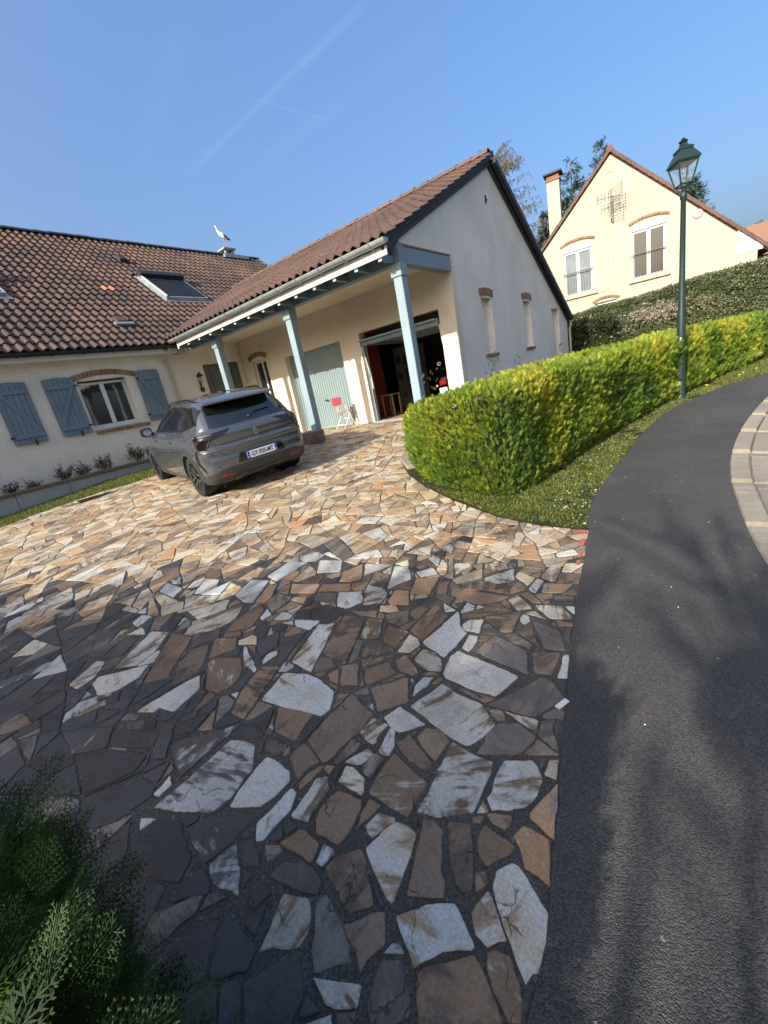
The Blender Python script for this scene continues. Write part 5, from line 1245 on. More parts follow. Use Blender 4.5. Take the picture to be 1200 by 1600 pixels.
# planter shrubs
def shrub(x, label, s, seed):
    rg = np.random.default_rng(seed); root = thing('dried_shrub', label, 'shrub', (x, 11.95, -.8), 'small shrubs in the planter'); segs = []; tips = []
    for k in range(20):
        a = rg.uniform(0, 6.28); b = rg.uniform(.1, .95); d = np.array([math.cos(a) * b, math.sin(a) * b * .6, 1.0]); d /= np.linalg.norm(d); L = s * rg.uniform(.55, 1.1); p = np.array([x, 11.95, -.8]) + rg.normal(0, .03, 3) * [1, 1, 0]; e = p + d * L * .55; f = e + (d + rg.normal(0, .3, 3)) * L * .45; segs += [(p, e, .006, .005), (e, f, .005, .003)]; tips += [e + (f - e) * t for t in np.linspace(.3, 1.05, 3)]
    V, F = tubes_np(segs, 4); link('stems', np_mesh('stems', V, F, M['bark']), root, 'stuff'); P = np.array(tips); V, F, idx = instances(LF, P, rg.normal(0, 1, P.shape), rg.normal(0, 1, P.shape), np.full(len(P), .055 * s / .3), rg)
    c = np.array([(.10,.105,.075), (.13,.12,.08), (.08,.08,.075)])[rg.integers(0, 3, len(P))]; link('leaves', np_mesh('leaves', V, F, M['leaf'], c[idx]), root, 'stuff')
for x, s, lb in ((2.05, .30, 'low greyish shrub at the far left of the planter'), (2.42, .26, 'low twiggy shrub beside the leftmost one in the planter'), (3.05, .36, 'spreading bare shrub under the left blue shutter'), (3.45, .34, 'bluish low shrub under the window end of the planter'), (3.95, .40, 'taller dry shrub standing alone in the planter'), (4.72, .44, 'round dry shrub nearest the car in the planter'), (5.55, .34, 'small shrub at the end of the planter by the car bonnet')):
    shrub(x, lb, s, int(x * 100))
tag(part('boulder', MB().lathe([(.02, 0), (.12, .02), (.16, .12), (.13, .22), (.05, .28), (.01, .29)], 12, (5.15, 11.45, -1.05)), M['stone_block'], smooth=True), 'rounded reddish stone on the grass against the planter wall', 'stone')

# ------------------------------------------------------------------ street lantern
lx, ly, lz = 9.92, .51, -1.345
lamp = thing('street_lantern', 'dark green street lantern on a tapered post at the edge of the hedge', 'street lamp', (lx, ly, lz))
part('post', MB().lathe([(.095, 0), (.095, .05), (.075, .08), (.07, .9), (.066, 1.5), (.055, 1.56), (.045, 2.2), (.038, 3.28), (.052, 3.30), (.05, 3.36), (.03, 3.40)], 16, (lx, ly, lz)), M['green_metal'], lamp, smooth=True)
part('access_hatch', MB().box(lx - .12, lx - .07, ly - .03, ly + .03, lz + .35, lz + .72), M['green_metal'], lamp)
ang = Matrix.Translation((lx, ly, lz + 3.40)) @ Matrix.Rotation(.55, 4, 'Z') @ Matrix.Rotation(.04, 4, 'Y') @ Matrix.Scale(.74, 4)
hd = part('lantern_frame', MB(), M['green_metal'], lamp) if False else None
def sq(h, z): return [(-h, -h, z), (h, -h, z), (h, h, z), (-h, h, z)]
mb = MB(); b0, b1, z0, z1 = .115, .205, .12, .54
for (a, b) in zip(sq(b0, z0), sq(b1, z1)): mb.tube([ang @ Vector(a), ang @ Vector(b)], .014, 5)
for h, z in ((b0, z0), (b1, z1)):
    q = sq(h, z)
    for i in range(4): mb.tube([ang @ Vector(q[i]), ang @ Vector(q[(i + 1) % 4])], .015, 5)
for q in sq(b0, z0): mb.tube([ang @ Vector((0, 0, -.02)), ang @ Vector((q[0] * .6, q[1] * .6, .03)), ang @ Vector(q)], .012, 5)
fr = part('lantern_frame', mb, M['green_metal'], lamp)
def frus(mb, prof):
    vs = []
    for h, z in prof: vs += [ang @ Vector(p) for p in sq(h, z)]
    mb.add(vs, [(i * 4 + k, i * 4 + (k + 1) % 4, i * 4 + 4 + (k + 1) % 4, i * 4 + 4 + k) for i in range(len(prof) - 1) for k in range(4)] + [(3, 2, 1, 0), tuple(range(len(vs) - 4, len(vs)))]); return mb
for i in range(4):
    a, b = sq(b0, z0 + .012), sq(b1, z1 - .012); n = Vector(((a[i][0] + a[(i + 1) % 4][0]), (a[i][1] + a[(i + 1) % 4][1]), 0)).normalized() * -.004
    part('glass_pane', MB().prism([ang @ (Vector(p) + n) for p in (a[i], a[(i + 1) % 4], b[(i + 1) % 4], b[i])], ang.to_3x3() @ (n * .8)), M['lglass'], fr)
part('hood', frus(MB(), [(.235, .545), (.24, .57), (.13, .77), (.145, .79), (.145, .81), (.06, .88), (.055, .93)]), M['green_metal'], lamp)
part('finial', MB().lathe([(.05, .93), (.085, .95), (.09, .965), (.03, .99), (.045, 1.0), (.02, 1.03)], 14, mx=ang), M['green_metal'], lamp, smooth=True)
part('bulb', MB().lathe([(.02, .54), (.03, .50), (.035, .42), (.03, .36), (.005, .34)], 10, mx=ang), M['lamp_white'], lamp, smooth=True)
part('cable_clip', MB().box(lx - .09, lx - .07, ly - .01, ly + .012, lz + 1.02, lz + 1.09), M['white'], lamp)

# ------------------------------------------------------------------ the neighbour's gable house
M['rail'] = speckle('grey_rail', (.13, .14, .15), .1, 30, .5, .0005)
an = Vector((.992, .123, 0)).normalized(); ac = Vector((.123, -.992, 0)).normalized(); apex = Vector((23.72, 3.78, 0))
NM = Matrix((ac, an, Vector((0, 0, 1)))).transposed().to_4x4(); NM.translation = apex       # local x along the gable to the right, y into the house
nb = thing('neighbour_house', 'cream gabled house with brown roof tiles and two tall white windows behind the hedges', 'house', apex)
def npart(name, mb, m, parent=None, **k):
    mb.v = [tuple(NM @ Vector(p)) for p in mb.v]; return part(name, mb, m, parent or nb, **k)
W0 = [(.72, 2.0, 2.18, 4.33), (-2.05, -.80, 2.17, 4.30), (-.78, .12, .2, 1.60)]
# gable wall with openings, cut to the roof slopes
us = sorted({-5.0, 5.0, *[w[0] for w in W0], *[w[1] for w in W0]}); zs = sorted({-1.5, 7.3, *[w[2] for w in W0], *[w[3] for w in W0]})
mb = MB()
hole = lambda a, b, c, d: any(w[0] <= a + 1e-6 and b <= w[1] + 1e-6 and w[2] <= c + 1e-6 and d <= w[3] + 1e-6 for w in W0)
for a, b in zip(us[:-1], us[1:]):
    for c, d in zip(zs[:-1], zs[1:]):
        if not hole(a, b, c, d): mb.add([(a, 0, c), (b, 0, c), (b, 0, d), (a, 0, d)], [(0, 1, 2, 3)])
for w in W0: a, b, c, d = w; mb.add([(a, 0, c), (a, .2, c), (a, .2, d), (a, 0, d), (b, 0, c), (b, .2, c), (b, .2, d), (b, 0, d)], [(0, 1, 2, 3), (4, 5, 6, 7), (0, 1, 5, 4), (3, 2, 6, 7)])
me = mb.mesh('gable_wall', M['stucco_far']); bm = bmesh.new(); bm.from_mesh(me); bmesh.ops.remove_doubles(bm, verts=bm.verts, dist=1e-4)
for s in (-1, 1): bmesh.ops.bisect_plane(bm, geom=bm.verts[:] + bm.edges[:] + bm.faces[:], plane_co=(0, 0, 7.22), plane_no=(s * .985, 0, 1), clear_outer=True)
bmesh.ops.recalc_face_normals(bm, faces=bm.faces); bm.to_mesh(me); bm.free(); me.transform(NM); link('gable_wall', me, nb)
npart('side_wall', MB().box(4.8, 5.0, .02, 9, -1.5, 2.2).box(-5.0, -4.8, .02, 9, -1.5, 2.2), M['stucco_far'])
npart('roof_slab', MB().prism([(5.35, .02, 1.98), (5.35, .02, 2.08), (0, .02, 7.35), (-5.35, .02, 2.08), (-5.35, .02, 1.98), (0, .02, 7.24)], (0, 9, 0)), M['tile_far'])
vtm = MB().box(0, .35, -.09, .16, -.03, .10).mesh('verge_tile', M['tile_far'], bevel=.012); al = math.atan(.985); ce = math.cos(al)
for s in (-1, 1):
    for k in range(23):
        x = .05 + k * .325 * ce
        mx = NM @ Matrix.Translation((s * x, 0, 7.36 - .985 * x)) @ (Matrix.Rotation(al + .05, 4, 'Y') if s > 0 else Matrix.Rotation(math.pi - al - .05, 4, 'Y') @ Matrix.Rotation(math.pi, 4, 'X') @ Matrix.Translation((0, -.07, 0))); put(vtm, 'verge_tile', nb, mx)
npart('ridge_cap', MB().lathe([(.02, -.12), (.13, -.11), (.13, .3), (.02, .32)], 14, (0, 0, 7.42), 'Y'), M['tile_far'], smooth=True)
npart('soffit_box', MB().prism([(4.35, -.03, 2.13), (5.15, -.03, 2.13), (5.15, -.03, 2.30), (4.35, -.03, 3.0)], (0, .25, 0)), M['white'])
for i, (a, b, c, d) in enumerate(W0):
    if i == 2:
        w = npart('window', MB().box(a, a + .07, .1, .16, c, d).box(b - .07, b, .1, .16, c, d).box(a + .07, b - .07, .1, .16, d - .1, d), M['white']); npart('pane', MB().box(a + .07, b - .07, .13, .14, c, d - .1), M['glass'], w)
    else:
        w = npart('window', MB().box(a, a + .1, .06, .15, c, d - .26).box(b - .1, b, .06, .15, c, d - .26).box(a + .1, b - .1, .06, .15, d - .34, d - .26).box(a + .1, b - .1, .06, .15, c, c + .1).box((a + b) / 2 - .07, (a + b) / 2 + .07, .05, .145, c + .1, d - .34), M['white'])
        npart('shutter_box', MB().box(a, b, .0, .19, d - .255, d), M['white'], w, bevel=.02)
        npart('pane', MB().box(a + .1, (a + b) / 2 - .07, .10, .11, c + .1, d - .34), M['glass'] if i == 0 else M['curtain'], w); npart('pane', MB().box((a + b) / 2 + .07, b - .1, .10, .11, c + .1, d - .34), M['glass'] if i == 0 else M['curtain'], w)
        mb = MB().tube([(a - .0, -.04, c + .98), (b, -.04, c + .98)], .022, 6)
        for k in range(11): x = a + .06 + (b - a - .12) * k / 10; mb.tube([(x, -.035, c + .05), (x, -.035, c + .98)], .008, 4)
        npart('window_rail', mb.tube([(a, -.035, c + .06), (b, -.035, c + .06)], .014, 5), M['rail'], w)
        npart('window_ledge', MB().box(a - .12, b + .15, -.09, .05, c - .13, c - .01), M['stucco_far'], w, bevel=.01)
    um = (a + b) / 2; half = (b - a) / 2 + .08; rise = .13; Rr = (half ** 2 + rise ** 2) / (2 * rise); a0 = math.asin(half / Rr); n = 13; bme = brick_mesh(2 * a0 * Rr / n * .86, .1, .10)
    for k in range(n):
        t = -a0 + 2 * a0 * (k + .5) / n; put(bme, 'brick', nb, NM @ Matrix.Translation((um + (Rr + .06) * math.sin(t), -.01, d - .0 + rise - Rr + (Rr + .06) * math.cos(t))) @ Matrix.Rotation(t, 4, 'Y'))
npart('wall_disc', MB().lathe([(.13, -.05), (.145, -.03), (.15, .0)], 18, (3.05, 0, 4.02), 'Y'), M['white']); npart('disc_ring', MB().lathe([(.175, -.02), (.175, .0)], 18, (3.05, 0, 4.02), 'Y'), M['brick'])
npart('gable_vent', MB().lathe([(.07, -.03), (.08, .0)], 14, (.0, 0, 6.68), 'Y'), M['pvc'])
npart('cable', MB().tube([(.02, -.012, 4.6), (.02, -.012, 2.15), (-.6, -.012, 1.98), (-.78, -.012, 1.95), (-.80, -.012, .5)], .008, 4), M['pvc'])
cs_ = npart('chimney_stack', MB().box(-2.62, -2.08, .45, .95, 3.5, 7.25), M['stucco_far'])
npart('chimney_collar', MB().box(-2.66, -2.04, .41, .99, 7.25, 7.33).box(-2.62, -2.08, .45, .95, 7.33, 7.50), M['brick'], cs_)
npart('chimney_cap', MB().box(-2.74, -1.96, .33, 1.07, 7.50, 7.58), M['dark_tile_edge'], cs_, bevel=.01)
# aerial on the gable
M['aerial'] = speckle('dull_metal', (.17, .17, .17), .1, 30, .5, .0005, 2, .3)
aer = thing('tv_aerial', 'grey grid television aerial bracketed to the far cream gable', 'aerial', tuple(NM @ Vector((0, -.3, 4.9))))
def apart(name, mb, m=None): mb.v = [tuple(NM @ Vector(p)) for p in mb.v]; return part(name, mb, m or M['aerial'], aer)
apart('mast', MB().tube([(.0, -.02, 4.75), (.0, -.32, 4.80), (.0, -.34, 5.9)], .024, 6).tube([(.0, -.02, 5.15), (.0, -.34, 5.2)], .02, 6))
for sg in (0, 1):
    c = Vector((.18 - .08 * sg, -.5, 5.62 - .42 * sg)); 
    for k in range(-2, 3): 
        z = .11 * k; apart('grid_bar', MB().tube([c + Vector((-.24, .12 * sg, z - .06)), c + Vector((.0, 0, z)), c + Vector((.24, -.12, z + .08))], .010, 4))
    apart('grid_rim', MB().tube([c + Vector((.24, -.12, -.3)), c + Vector((.24, -.16, 0)), c + Vector((.24, -.12, .38))], .012, 4))
apart('boom', MB().tube([(-.5, -.55, 5.6), (.3, -.42, 5.55)], .014, 5)); 
for k in range(4): apart('element', MB().tube([(-.5 + k * .14, -.54, 5.42 + .01 * k), (-.5 + k * .14, -.54, 5.78)], .010, 4))
# far red roof
fr_ = thing('distant_house', 'far house with a brick-red tiled roof at the right edge, mostly hidden', 'house', (38, -3.5, 0))
part('wall', MB().box(37.6, 44, -7.5, -1.3, -1.5, 3.0), M['stucco_far'], fr_); part('roof', MB().prism([(37.2, -1.35, 2.9), (40.6, -1.35, 5.1), (44.4, -1.35, 2.9)], (0, -6.6, 0)), M['brick'], fr_)

# ================================================================== the car (x right, y forward, rear axle on the origin)
def build_car():
    o = Vector((4.30, 6.50, ter(4.30, 6.50) + .0)); hd = R(12.8); pt = R(3.0); rl = R(2.4)
    f = Vector((math.sin(hd) * math.cos(pt), math.cos(hd) * math.cos(pt), math.sin(pt))); r0 = Vector((math.cos(hd), -math.sin(hd), 0)); u0 = r0.cross(f); rt = math.cos(rl) * r0 + math.sin(rl) * u0; up = rt.cross(f)
    root = thing('car', 'dark grey crossover car parked on the paving with its tailgate towards us', 'car', local=True); root.matrix_world = Matrix.Translation(o) @ Matrix((rt, f, up)).transposed().to_4x4()
    #        yr     yf    w     zr    zs    zf
    RG = [(-.60, 3.40, .70, .24, .20, .22), (-.70, 3.52, .86, .26, .22, .24), (-.765, 3.60, .905, .34, .30, .32), (-.80, 3.645, .92, .46, .42, .44), (-.81, 3.66, .925, .58, .55, .55),
          (-.79, 3.655, .932, .70, .68, .64), (-.80, 3.64, .933, .775, .74, .68), (-.752, 3.62, .930, .82, .80, .73), (-.770, 3.56, .916, .955, .90, .80), (-.735, 3.36, .893, 1.03, .98, .89), (-.672, 2.72, .862, 1.075, 1.03, 1.0), (-.66, 2.48, .825, 1.13, 1.09, 1.06),
          (-.55, 2.12, .765, 1.26, 1.25, 1.22), (-.43, 1.76, .695, 1.385, 1.40, 1.37), (-.36, 1.54, .645, 1.45, 1.475, 1.45), (-.28, 1.34, .56, 1.49, 1.52, 1.495), (.0, 1.1, .38, 1.525, 1.55, 1.52), (.35, .85, .12, 1.55, 1.565, 1.55)]
    def half(rg):
        yr, yf, w, zr, zs, zf = rg; small = w < .5; L = yf - yr; a = min(.62, L * .3)
        P = [(0, yr), (.42 * w, yr + .012), (.74 * w, yr + .055), (.915 * w, yr + .15), (.975 * w, yr + a * .62), (w, yr + a * 1.25), (w, yr + L * .5), (w * .995, yf - a * 1.5), (.965 * w, yf - a * .8), (.86 * w, yf - a * .36), (.55 * w, yf - a * .09), (0, yf)]
        Z = [zr, zr, zr + (zs - zr) * .15, zr + (zs - zr) * .45, zr + (zs - zr) * .85, zs, zs, zs, zs + (zf - zs) * .3, zs + (zf - zs) * .7, zf, zf]
        return [Vector((x, y, z)) for (x, y), z in zip(P, Z)]
    def cat(P, n, mirror=None):
        out = []
        for i in range(len(P) - 1):
            p0 = P[i - 1] if i > 0 else (Vector((-P[1].x, P[1].y, P[1].z)) if mirror else P[0]); p3 = P[i + 2] if i + 2 < len(P) else (Vector((-P[-2].x, P[-2].y, P[-2].z)) if mirror else P[-1]); p1, p2 = P[i], P[i + 1]
            for k in range(n):
                t = k / n; out.append(.5 * ((2 * p1) + (p2 - p0) * t + (2 * p0 - 5 * p1 + 4 * p2 - p3) * t * t + (3 * p1 - p0 - 3 * p2 + p3) * t ** 3))
        return out + [P[-1]]
    H = [cat(half(r), 5, True) for r in RG]; n = len(H[0]); dense = [cat([h[i] for h in H], 4) for i in range(n)]; K = len(dense[0])
    ring = lambda k: [dense[i][k] for i in range(n)] + [Vector((-dense[i][k].x, dense[i][k].y, dense[i][k].z)) for i in range(n - 2, 0, -1)]
    V = []; 
    for k in range(K): V += ring(k)
    m = 2 * n - 2; F = [(k * m + i, k * m + (i + 1) % m, (k + 1) * m + (i + 1) % m, (k + 1) * m + i) for k in range(K - 1) for i in range(m)] + [tuple(range(m))[::-1], tuple(range((K - 1) * m, K * m))]
    tmp = part('tmp', MB().add(V, F), M['paint'])
    bm = bmesh.new(); bm.from_mesh(tmp.data); bvh = BVHTree.FromBMesh(bm); bm.free()
    AX = (0.0, 2.785)
    cutter = MB()
    for y in AX:
        for s in (-1, 1): cutter.lathe([(.385, s * .55), (.385, s * 1.2)], 40, (0, y, .345), 'X')
    cut = part('cut', cutter, M['black']); md = tmp.modifiers.new('b', 'BOOLEAN'); md.operation = 'DIFFERENCE'; md.object = cut; md.solver = 'EXACT'
    bpy.context.view_layer.update(); me = bpy.data.meshes.new_from_object(tmp.evaluated_get(bpy.context.evaluated_depsgraph_get()))
    bpy.data.objects.remove(cut); bpy.data.objects.remove(tmp); me.name = 'body'; me.materials.clear(); me.materials.append(M['paint']); me.polygons.foreach_set('use_smooth', [True] * len(me.polygons)); me.set_sharp_from_angle(angle=R(35))
    body = link('body', me, root)
    for y in AX:
        for s in (-1, 1): part('wheel_well', MB().lathe([(.375, s * .56), (.375, s * .60)], 24, (0, y, .345), 'X'), M['black'], root)
    def project(a, b, view, off):
        if view == 'rear': hit = bvh.ray_cast(Vector((a, -3, b)), Vector((0, 1, 0)))
        elif view == 'left': hit = bvh.ray_cast(Vector((-3, a, b)), Vector((1, 0, 0)))
        elif view == 'right': hit = bvh.ray_cast(Vector((3, a, b)), Vector((-1, 0, 0)))
        elif view == 'top': hit = bvh.ray_cast(Vector((a, b, 3)), Vector((0, 0, -1)))
        elif view == 'front': hit = bvh.ray_cast(Vector((a, 6, b)), Vector((0, -1, 0)))
        if hit[0] is None: hit = bvh.find_nearest(Vector((a, -.8, b)) if view == 'rear' else Vector((-.9 if view == 'left' else .9, a, b)))
        nn = hit[1]
        out = hit[0] + (nn if nn.dot(hit[0] - Vector((0, 1.2, .8))) > 0 else -nn) * off; return out
    def patch(name, poly, view, m_, off=.004, parent=None, step=.045, depth=.006, label=None):
        bm = bmesh.new(); bm.faces.new([bm.verts.new((a, b, 0)) for a, b in poly])
        for ax in (0, 1):
            lo, hi = min(p[ax] for p in poly), max(p[ax] for p in poly); t = lo + step
            while t < hi:
                co = [0, 0, 0]; co[ax] = t; no = [0, 0, 0]; no[ax] = 1; bmesh.ops.bisect_plane(bm, geom=bm.verts[:] + bm.edges[:] + bm.faces[:], plane_co=co, plane_no=no); t += step
        bmesh.ops.triangulate(bm, faces=bm.faces[:]); outer = {}
        for v in bm.verts: outer[v.index] = None
        co = [(v, v.co.copy()) for v in bm.verts]
        for v, c in co: v.co = project(c.x, c.y, view, off)
        inner = [project(c.x, c.y, view, off - depth) for v, c in co]
        bm.verts.index_update(); border = [e for e in bm.edges if len(e.link_faces) == 1]; mp = {}
        for v, q in zip([v for v, _ in co], inner): mp[v] = q
        made = {}
        for e in border:
            for v in e.verts:
                if v not in made: made[v] = bm.verts.new(mp[v])
        for e in border: a, b = e.verts; bm.faces.new((a, b, made[b], made[a]))
        bmesh.ops.recalc_face_normals(bm, faces=bm.faces); me = bpy.data.meshes.new(name); bm.to_mesh(me); bm.free(); me.materials.append(m_); me.polygons.foreach_set('use_smooth', [True] * len(me.polygons)); me.set_sharp_from_angle(angle=R(40)); return link(name, me, parent or root, None, label)
    def line(name, pts, view, w, m_, off=.0016, parent=None):
        mb = MB()
        for (a, b), (c, d) in zip(pts[:-1], pts[1:]):
            L = math.hypot(c - a, d - b); k = max(1, int(L / .04)); nx, ny = -(d - b) / L * w / 2, (c - a) / L * w / 2; vs = []
            for i in range(k + 1):
                t = i / k; x, y = a + (c - a) * t, b + (d - b) * t; vs += [project(x + nx, y + ny, view, off), project(x - nx, y - ny, view, off)]
            mb.add(vs, [(2 * i, 2 * i + 1, 2 * i + 3, 2 * i + 2) for i in range(k)])
        return part(name, mb, m_, parent or root)
    # glass
    rw = patch('rear_window', [(-.64, 1.095), (-.60, 1.075), (.60, 1.075), (.64, 1.095), (.575, 1.36), (.545, 1.40), (-.545, 1.40), (-.575, 1.36)], 'rear', M['car_glass'])
    part('wiper', MB().tube([project(.02, 1.13, 'rear', .02), project(.10, 1.17, 'rear', .03), project(.40, 1.19, 'rear', .018)], .009, 6).lathe([(.03, 0), (.03, .02), (.02, .03)], 12, project(.02, 1.13, 'rear', .0), 'Z', Matrix.Rotation(R(70), 4, 'X')), M['black'], rw)
    for sd in ('left', 'right'):
        sx = -1 if sd == 'left' else 1
        patch('side_glass_surround', [(-.36, 1.17), (-.30, 1.14), (.12, 1.075), (2.24, 1.06), (2.30, 1.075), (1.95, 1.25), (1.62, 1.385), (1.15, 1.45), (.5, 1.462), (.0, 1.43), (-.25, 1.36)], sd, M['gloss_black'], .0022)
        patch('front_door_window', [(1.14, 1.105), (2.04, 1.095), (1.72, 1.275), (1.50, 1.365), (1.14, 1.425)], sd, M['car_glass'], .005); patch('rear_door_window', [(1.06, 1.105), (1.06, 1.43), (.55, 1.437), (.26, 1.40), (.13, 1.115)], sd, M['car_glass'], .005)
        patch('rear_pillar_panel', [(-.44, 1.16), (-.30, 1.16), (-.05, 1.40), (-.22, 1.43), (-.38, 1.36)], sd, M['gloss_black'], .006)
        line('window_trim', [(.12, 1.075), (2.24, 1.06)], sd, .014, M['chrome'], .006)
        line('door_seam', [(1.10, 1.06), (1.12, .62), (1.08, .34), (2.16, .32), (2.30, .55), (2.27, 1.02)], sd, .007, M['black']); line('door_seam', [(.16, 1.075), (.34, .86), (.44, .60), (.56, .36), (1.06, .34)], sd, .007, M['black'])
        patch('sill_cladding', [(.42, .20), (2.32, .20), (2.32, .31), (.48, .32)], sd, M['cladding'], .007)
        for hy in (1.95, .93): patch('door_handle', [(hy, .885), (hy + .19, .885), (hy + .19, .915), (hy, .915)] if False else [(hy - .19, .885), (hy, .89), (hy, .918), (hy - .19, .914)], sd, M['paint'], .022, depth=.02, step=.1)
        # arch mouldings
        for y in AX:
            mb = MB(); pin = []; pout = []
            for i in range(25):
                a = R(-8) + (math.pi + R(16)) * i / 24
                for rr, L_ in ((.378, pin), (.425, pout)): L_.append((y + rr * math.cos(a), .345 + rr * math.sin(a)))
            vs = []
            for (a, b), (c, d) in zip(pin, pout): vs += [project(a, b, sd, -.02), project(a, b, sd, .014), project(c, d, sd, .012), project(c, d, sd, -.002)]
            mb.add(vs, [(4 * i + j, 4 * i + j + 1, 4 * i + 5 + j, 4 * i + 4 + j) for i in range(24) for j in range(3)]); part('wheel_arch_trim', mb, M['cladding'], root, smooth=True)
        # mirror
        mx = Matrix.Translation((sx * .99, 1.98, 1.09)) @ Matrix.Rotation(sx * -.15, 4, 'Z'); mb = MB().lathe([(.02, -.105), (.085, -.09), (.105, -.03), (.105, .04), (.08, .10), (.02, .115)], 14, axis='X', mx=mx @ Matrix.Diagonal((1, .62, .82, 1))); mr_ = part('mirror', mb.tube([(sx * .86, 2.0, 1.04), (sx * .95, 2.0, 1.06)], .03, 8), M['gloss_black'], root, smooth=True)
        part('mirror_glass', MB().lathe([(.07, -.003), (.07, .003)], 14, axis='Y', mx=mx @ Matrix.Translation((0, -.066, 0)) @ Matrix.Diagonal((1.15, 1, .9, 1))), M['chrome'], mr_)
        # roof rail
        pts = [project(sx * (.60 - .03 * abs(t - .5) * 2), -.18 + 1.62 * t, 'top', .03 if 0 < i < 8 else .0) for i, t in enumerate([k / 8 for k in range(9)])]; part('roof_rail', MB().tube(pts, .016, 6), M['gloss_black'], root, smooth=True)
        # rear lamps
        g = lambda P: [(sx * a, b) for a, b in P]
        lm = patch('tail_lamp', g([(.862, 1.008), (.78, 1.012), (.60, 1.02), (.37, 1.035), (.50, .965), (.62, .945), (.70, .94), (.76, .83), (.79, .80), (.875, .80), (.878, .90)]), 'rear', M['lamp_dark'], .008, step=.03)
        patch('lamp_bar', g([(.86, 1.0), (.66, 1.006), (.66, 1.0), (.86, .99)]), 'rear', M['lamp_white'], .012, lm, .04); patch('lamp_bar', g([(.84, .966), (.56, .98), (.56, .972), (.84, .957)]), 'rear', M['lamp_dark'], .012, lm, .04)
        patch('lamp_bar', g([(.865, .94), (.79, .95), (.80, .83), (.865, .83)]), 'rear', M['lamp_dark'], .013, lm, .04); line('lamp_edge', g([(.72, .94), (.78, .81)]), 'rear', .006, M['chrome'], .012, lm)
        # dark vent blades on the bumper corners
        P3 = [(sx * .90, -.50, .80), (sx * .925, -.47, .70), (sx * .93, -.45, .60), (sx * .90, -.55, .52), (sx * .87, -.60, .45)]; vs = []
        for q, w_ in zip(P3, (.03, .045, .06, .045, .02)):
            h = bvh.find_nearest(Vector(q)); nn = h[1]; tt = Vector((nn.y, -nn.x, 0)).normalized(); nn = nn if nn.dot(h[0] - Vector((0, 1.2, .6))) > 0 else -nn; vs += [h[0] + tt * w_ + nn * .003, h[0] + nn * .012, h[0] - tt * w_ + nn * .003]
        part('corner_vent', MB().add(vs, [(3 * i + j, 3 * i + j + 1, 3 * i + 4 + j, 3 * i + 3 + j) for i in range(4) for j in range(2)]), M['gloss_black'], root)
        patch('reflector', g([(.72, .355), (.50, .345), (.50, .375), (.72, .39)]), 'rear', M['lamp_red'], .012)
        part('parking_sensor', MB().lathe([(.014, 0), (.014, .006)], 10, project(sx * .70, .52, 'rear', .002), 'Y'), M['black'], root)
    # tailgate details
    line('tailgate_seam', [(-.80, .80), (-.70, .66), (.70, .66), (.80, .80)], 'rear', .008, M['black'])
    line('tailgate_seam', [(-.70, .94), (-.62, .70), (-.52, .655)], 'rear', .006, M['black']); line('tailgate_seam', [(.70, .94), (.62, .70), (.52, .655)], 'rear', .006, M['black'])
    line('tailgate_crease', [(-.60, .83), (.60, .83)], 'rear', .010, M['black'])
    patch('plate_recess', [(-.42, .50), (.42, .50), (.36, .645), (-.36, .645)], 'rear', M['gloss_black'], .0035)
    patch('lower_bumper', [(-.90, .25), (.90, .25), (.895, .40), (.60, .47), (-.60, .47), (-.895, .40)], 'rear', M['cladding'], .012); patch('lower_diffuser', [(-.52, .25), (.52, .25), (.45, .34), (-.45, .34)], 'rear', M['gloss_black'], .018)
    # number plate
    c = project(0, .575, 'rear', .014); tilt = Matrix.Translation(c) @ Matrix.Rotation(R(90 - 3), 4, 'X')
    np_ = part('number_plate', MB().box(-.26, .26, -.055, .055, -.008, .003, tilt), M['plate'], root, bevel=.003)
    for sx in (-1, 1): part('plate_band', MB().box(sx * .24 - .02, sx * .24 + .02, -.054, .054, .0031, .0042, tilt), M['plate_blue'], np_)
    text_mesh('plate_lettering', 'GY-935-MT', .098, M['ink'], tilt @ Matrix.Translation((0, 0, .0045)), np_, .0006, sx=.80, offset=.0014)
    text_mesh('plate_letter', 'F', .035, M['plate'], tilt @ Matrix.Translation((-.24, -.03, .0045)), np_, .0004); text_mesh('plate_number', '02', .026, M['plate'], tilt @ Matrix.Translation((.24, -.03, .0045)), np_, .0004)
    # rhombus emblem and lettering
    c = project(0, .90, 'rear', .006); em = Matrix.Translation(c) @ Matrix.Rotation(R(83), 4, 'X'); mb = MB()
    def loz(a, b, w_, dx, z0, z1):
        o1 = [(dx, b), (dx + a, 0), (dx, -b), (dx - a, 0)]; k = 1 - w_ / a; i1 = [(dx + (x - dx) * k, y * k) for x, y in o1]; vs = [em @ Vector((x, y, z)) for z in (z0, z1) for x, y in o1 + i1]; mb.add(vs, [(8 + i, 8 + (i + 1) % 4, 12 + (i + 1) % 4, 12 + i) for i in range(4)] + [(i, (i + 1) % 4, 8 + (i + 1) % 4, 8 + i) for i in range(4)] + [(4 + i, 4 + (i + 1) % 4, 12 + (i + 1) % 4, 12 + i) for i in range(4)])
    loz(.034, .066, .013, -.012, 0, .012); loz(.034, .066, .013, .012, 0, .013); part('emblem', mb, M['chrome'], root, label='chrome double rhombus emblem')
    ds = Matrix.Translation(project(0, .80, 'rear', .006)) @ Matrix.Rotation(R(80), 4, 'X'); part('emblem_backing', MB().lathe([(.06, -.002), (.06, .002)], 4, mx=em @ Matrix.Diagonal((.8, 1.3, 1, 1))), M['gloss_black'], root)
    text_mesh('tailgate_lettering', 'R E N A U L T', .048, M['chrome'], ds, root, .002, sx=1.0)
    text_mesh('badge_lettering', 'E-TECH', .026, M['chrome'], Matrix.Translation(project(.50, .735, 'rear', .006)) @ Matrix.Rotation(R(86), 4, 'X'), root, .001)
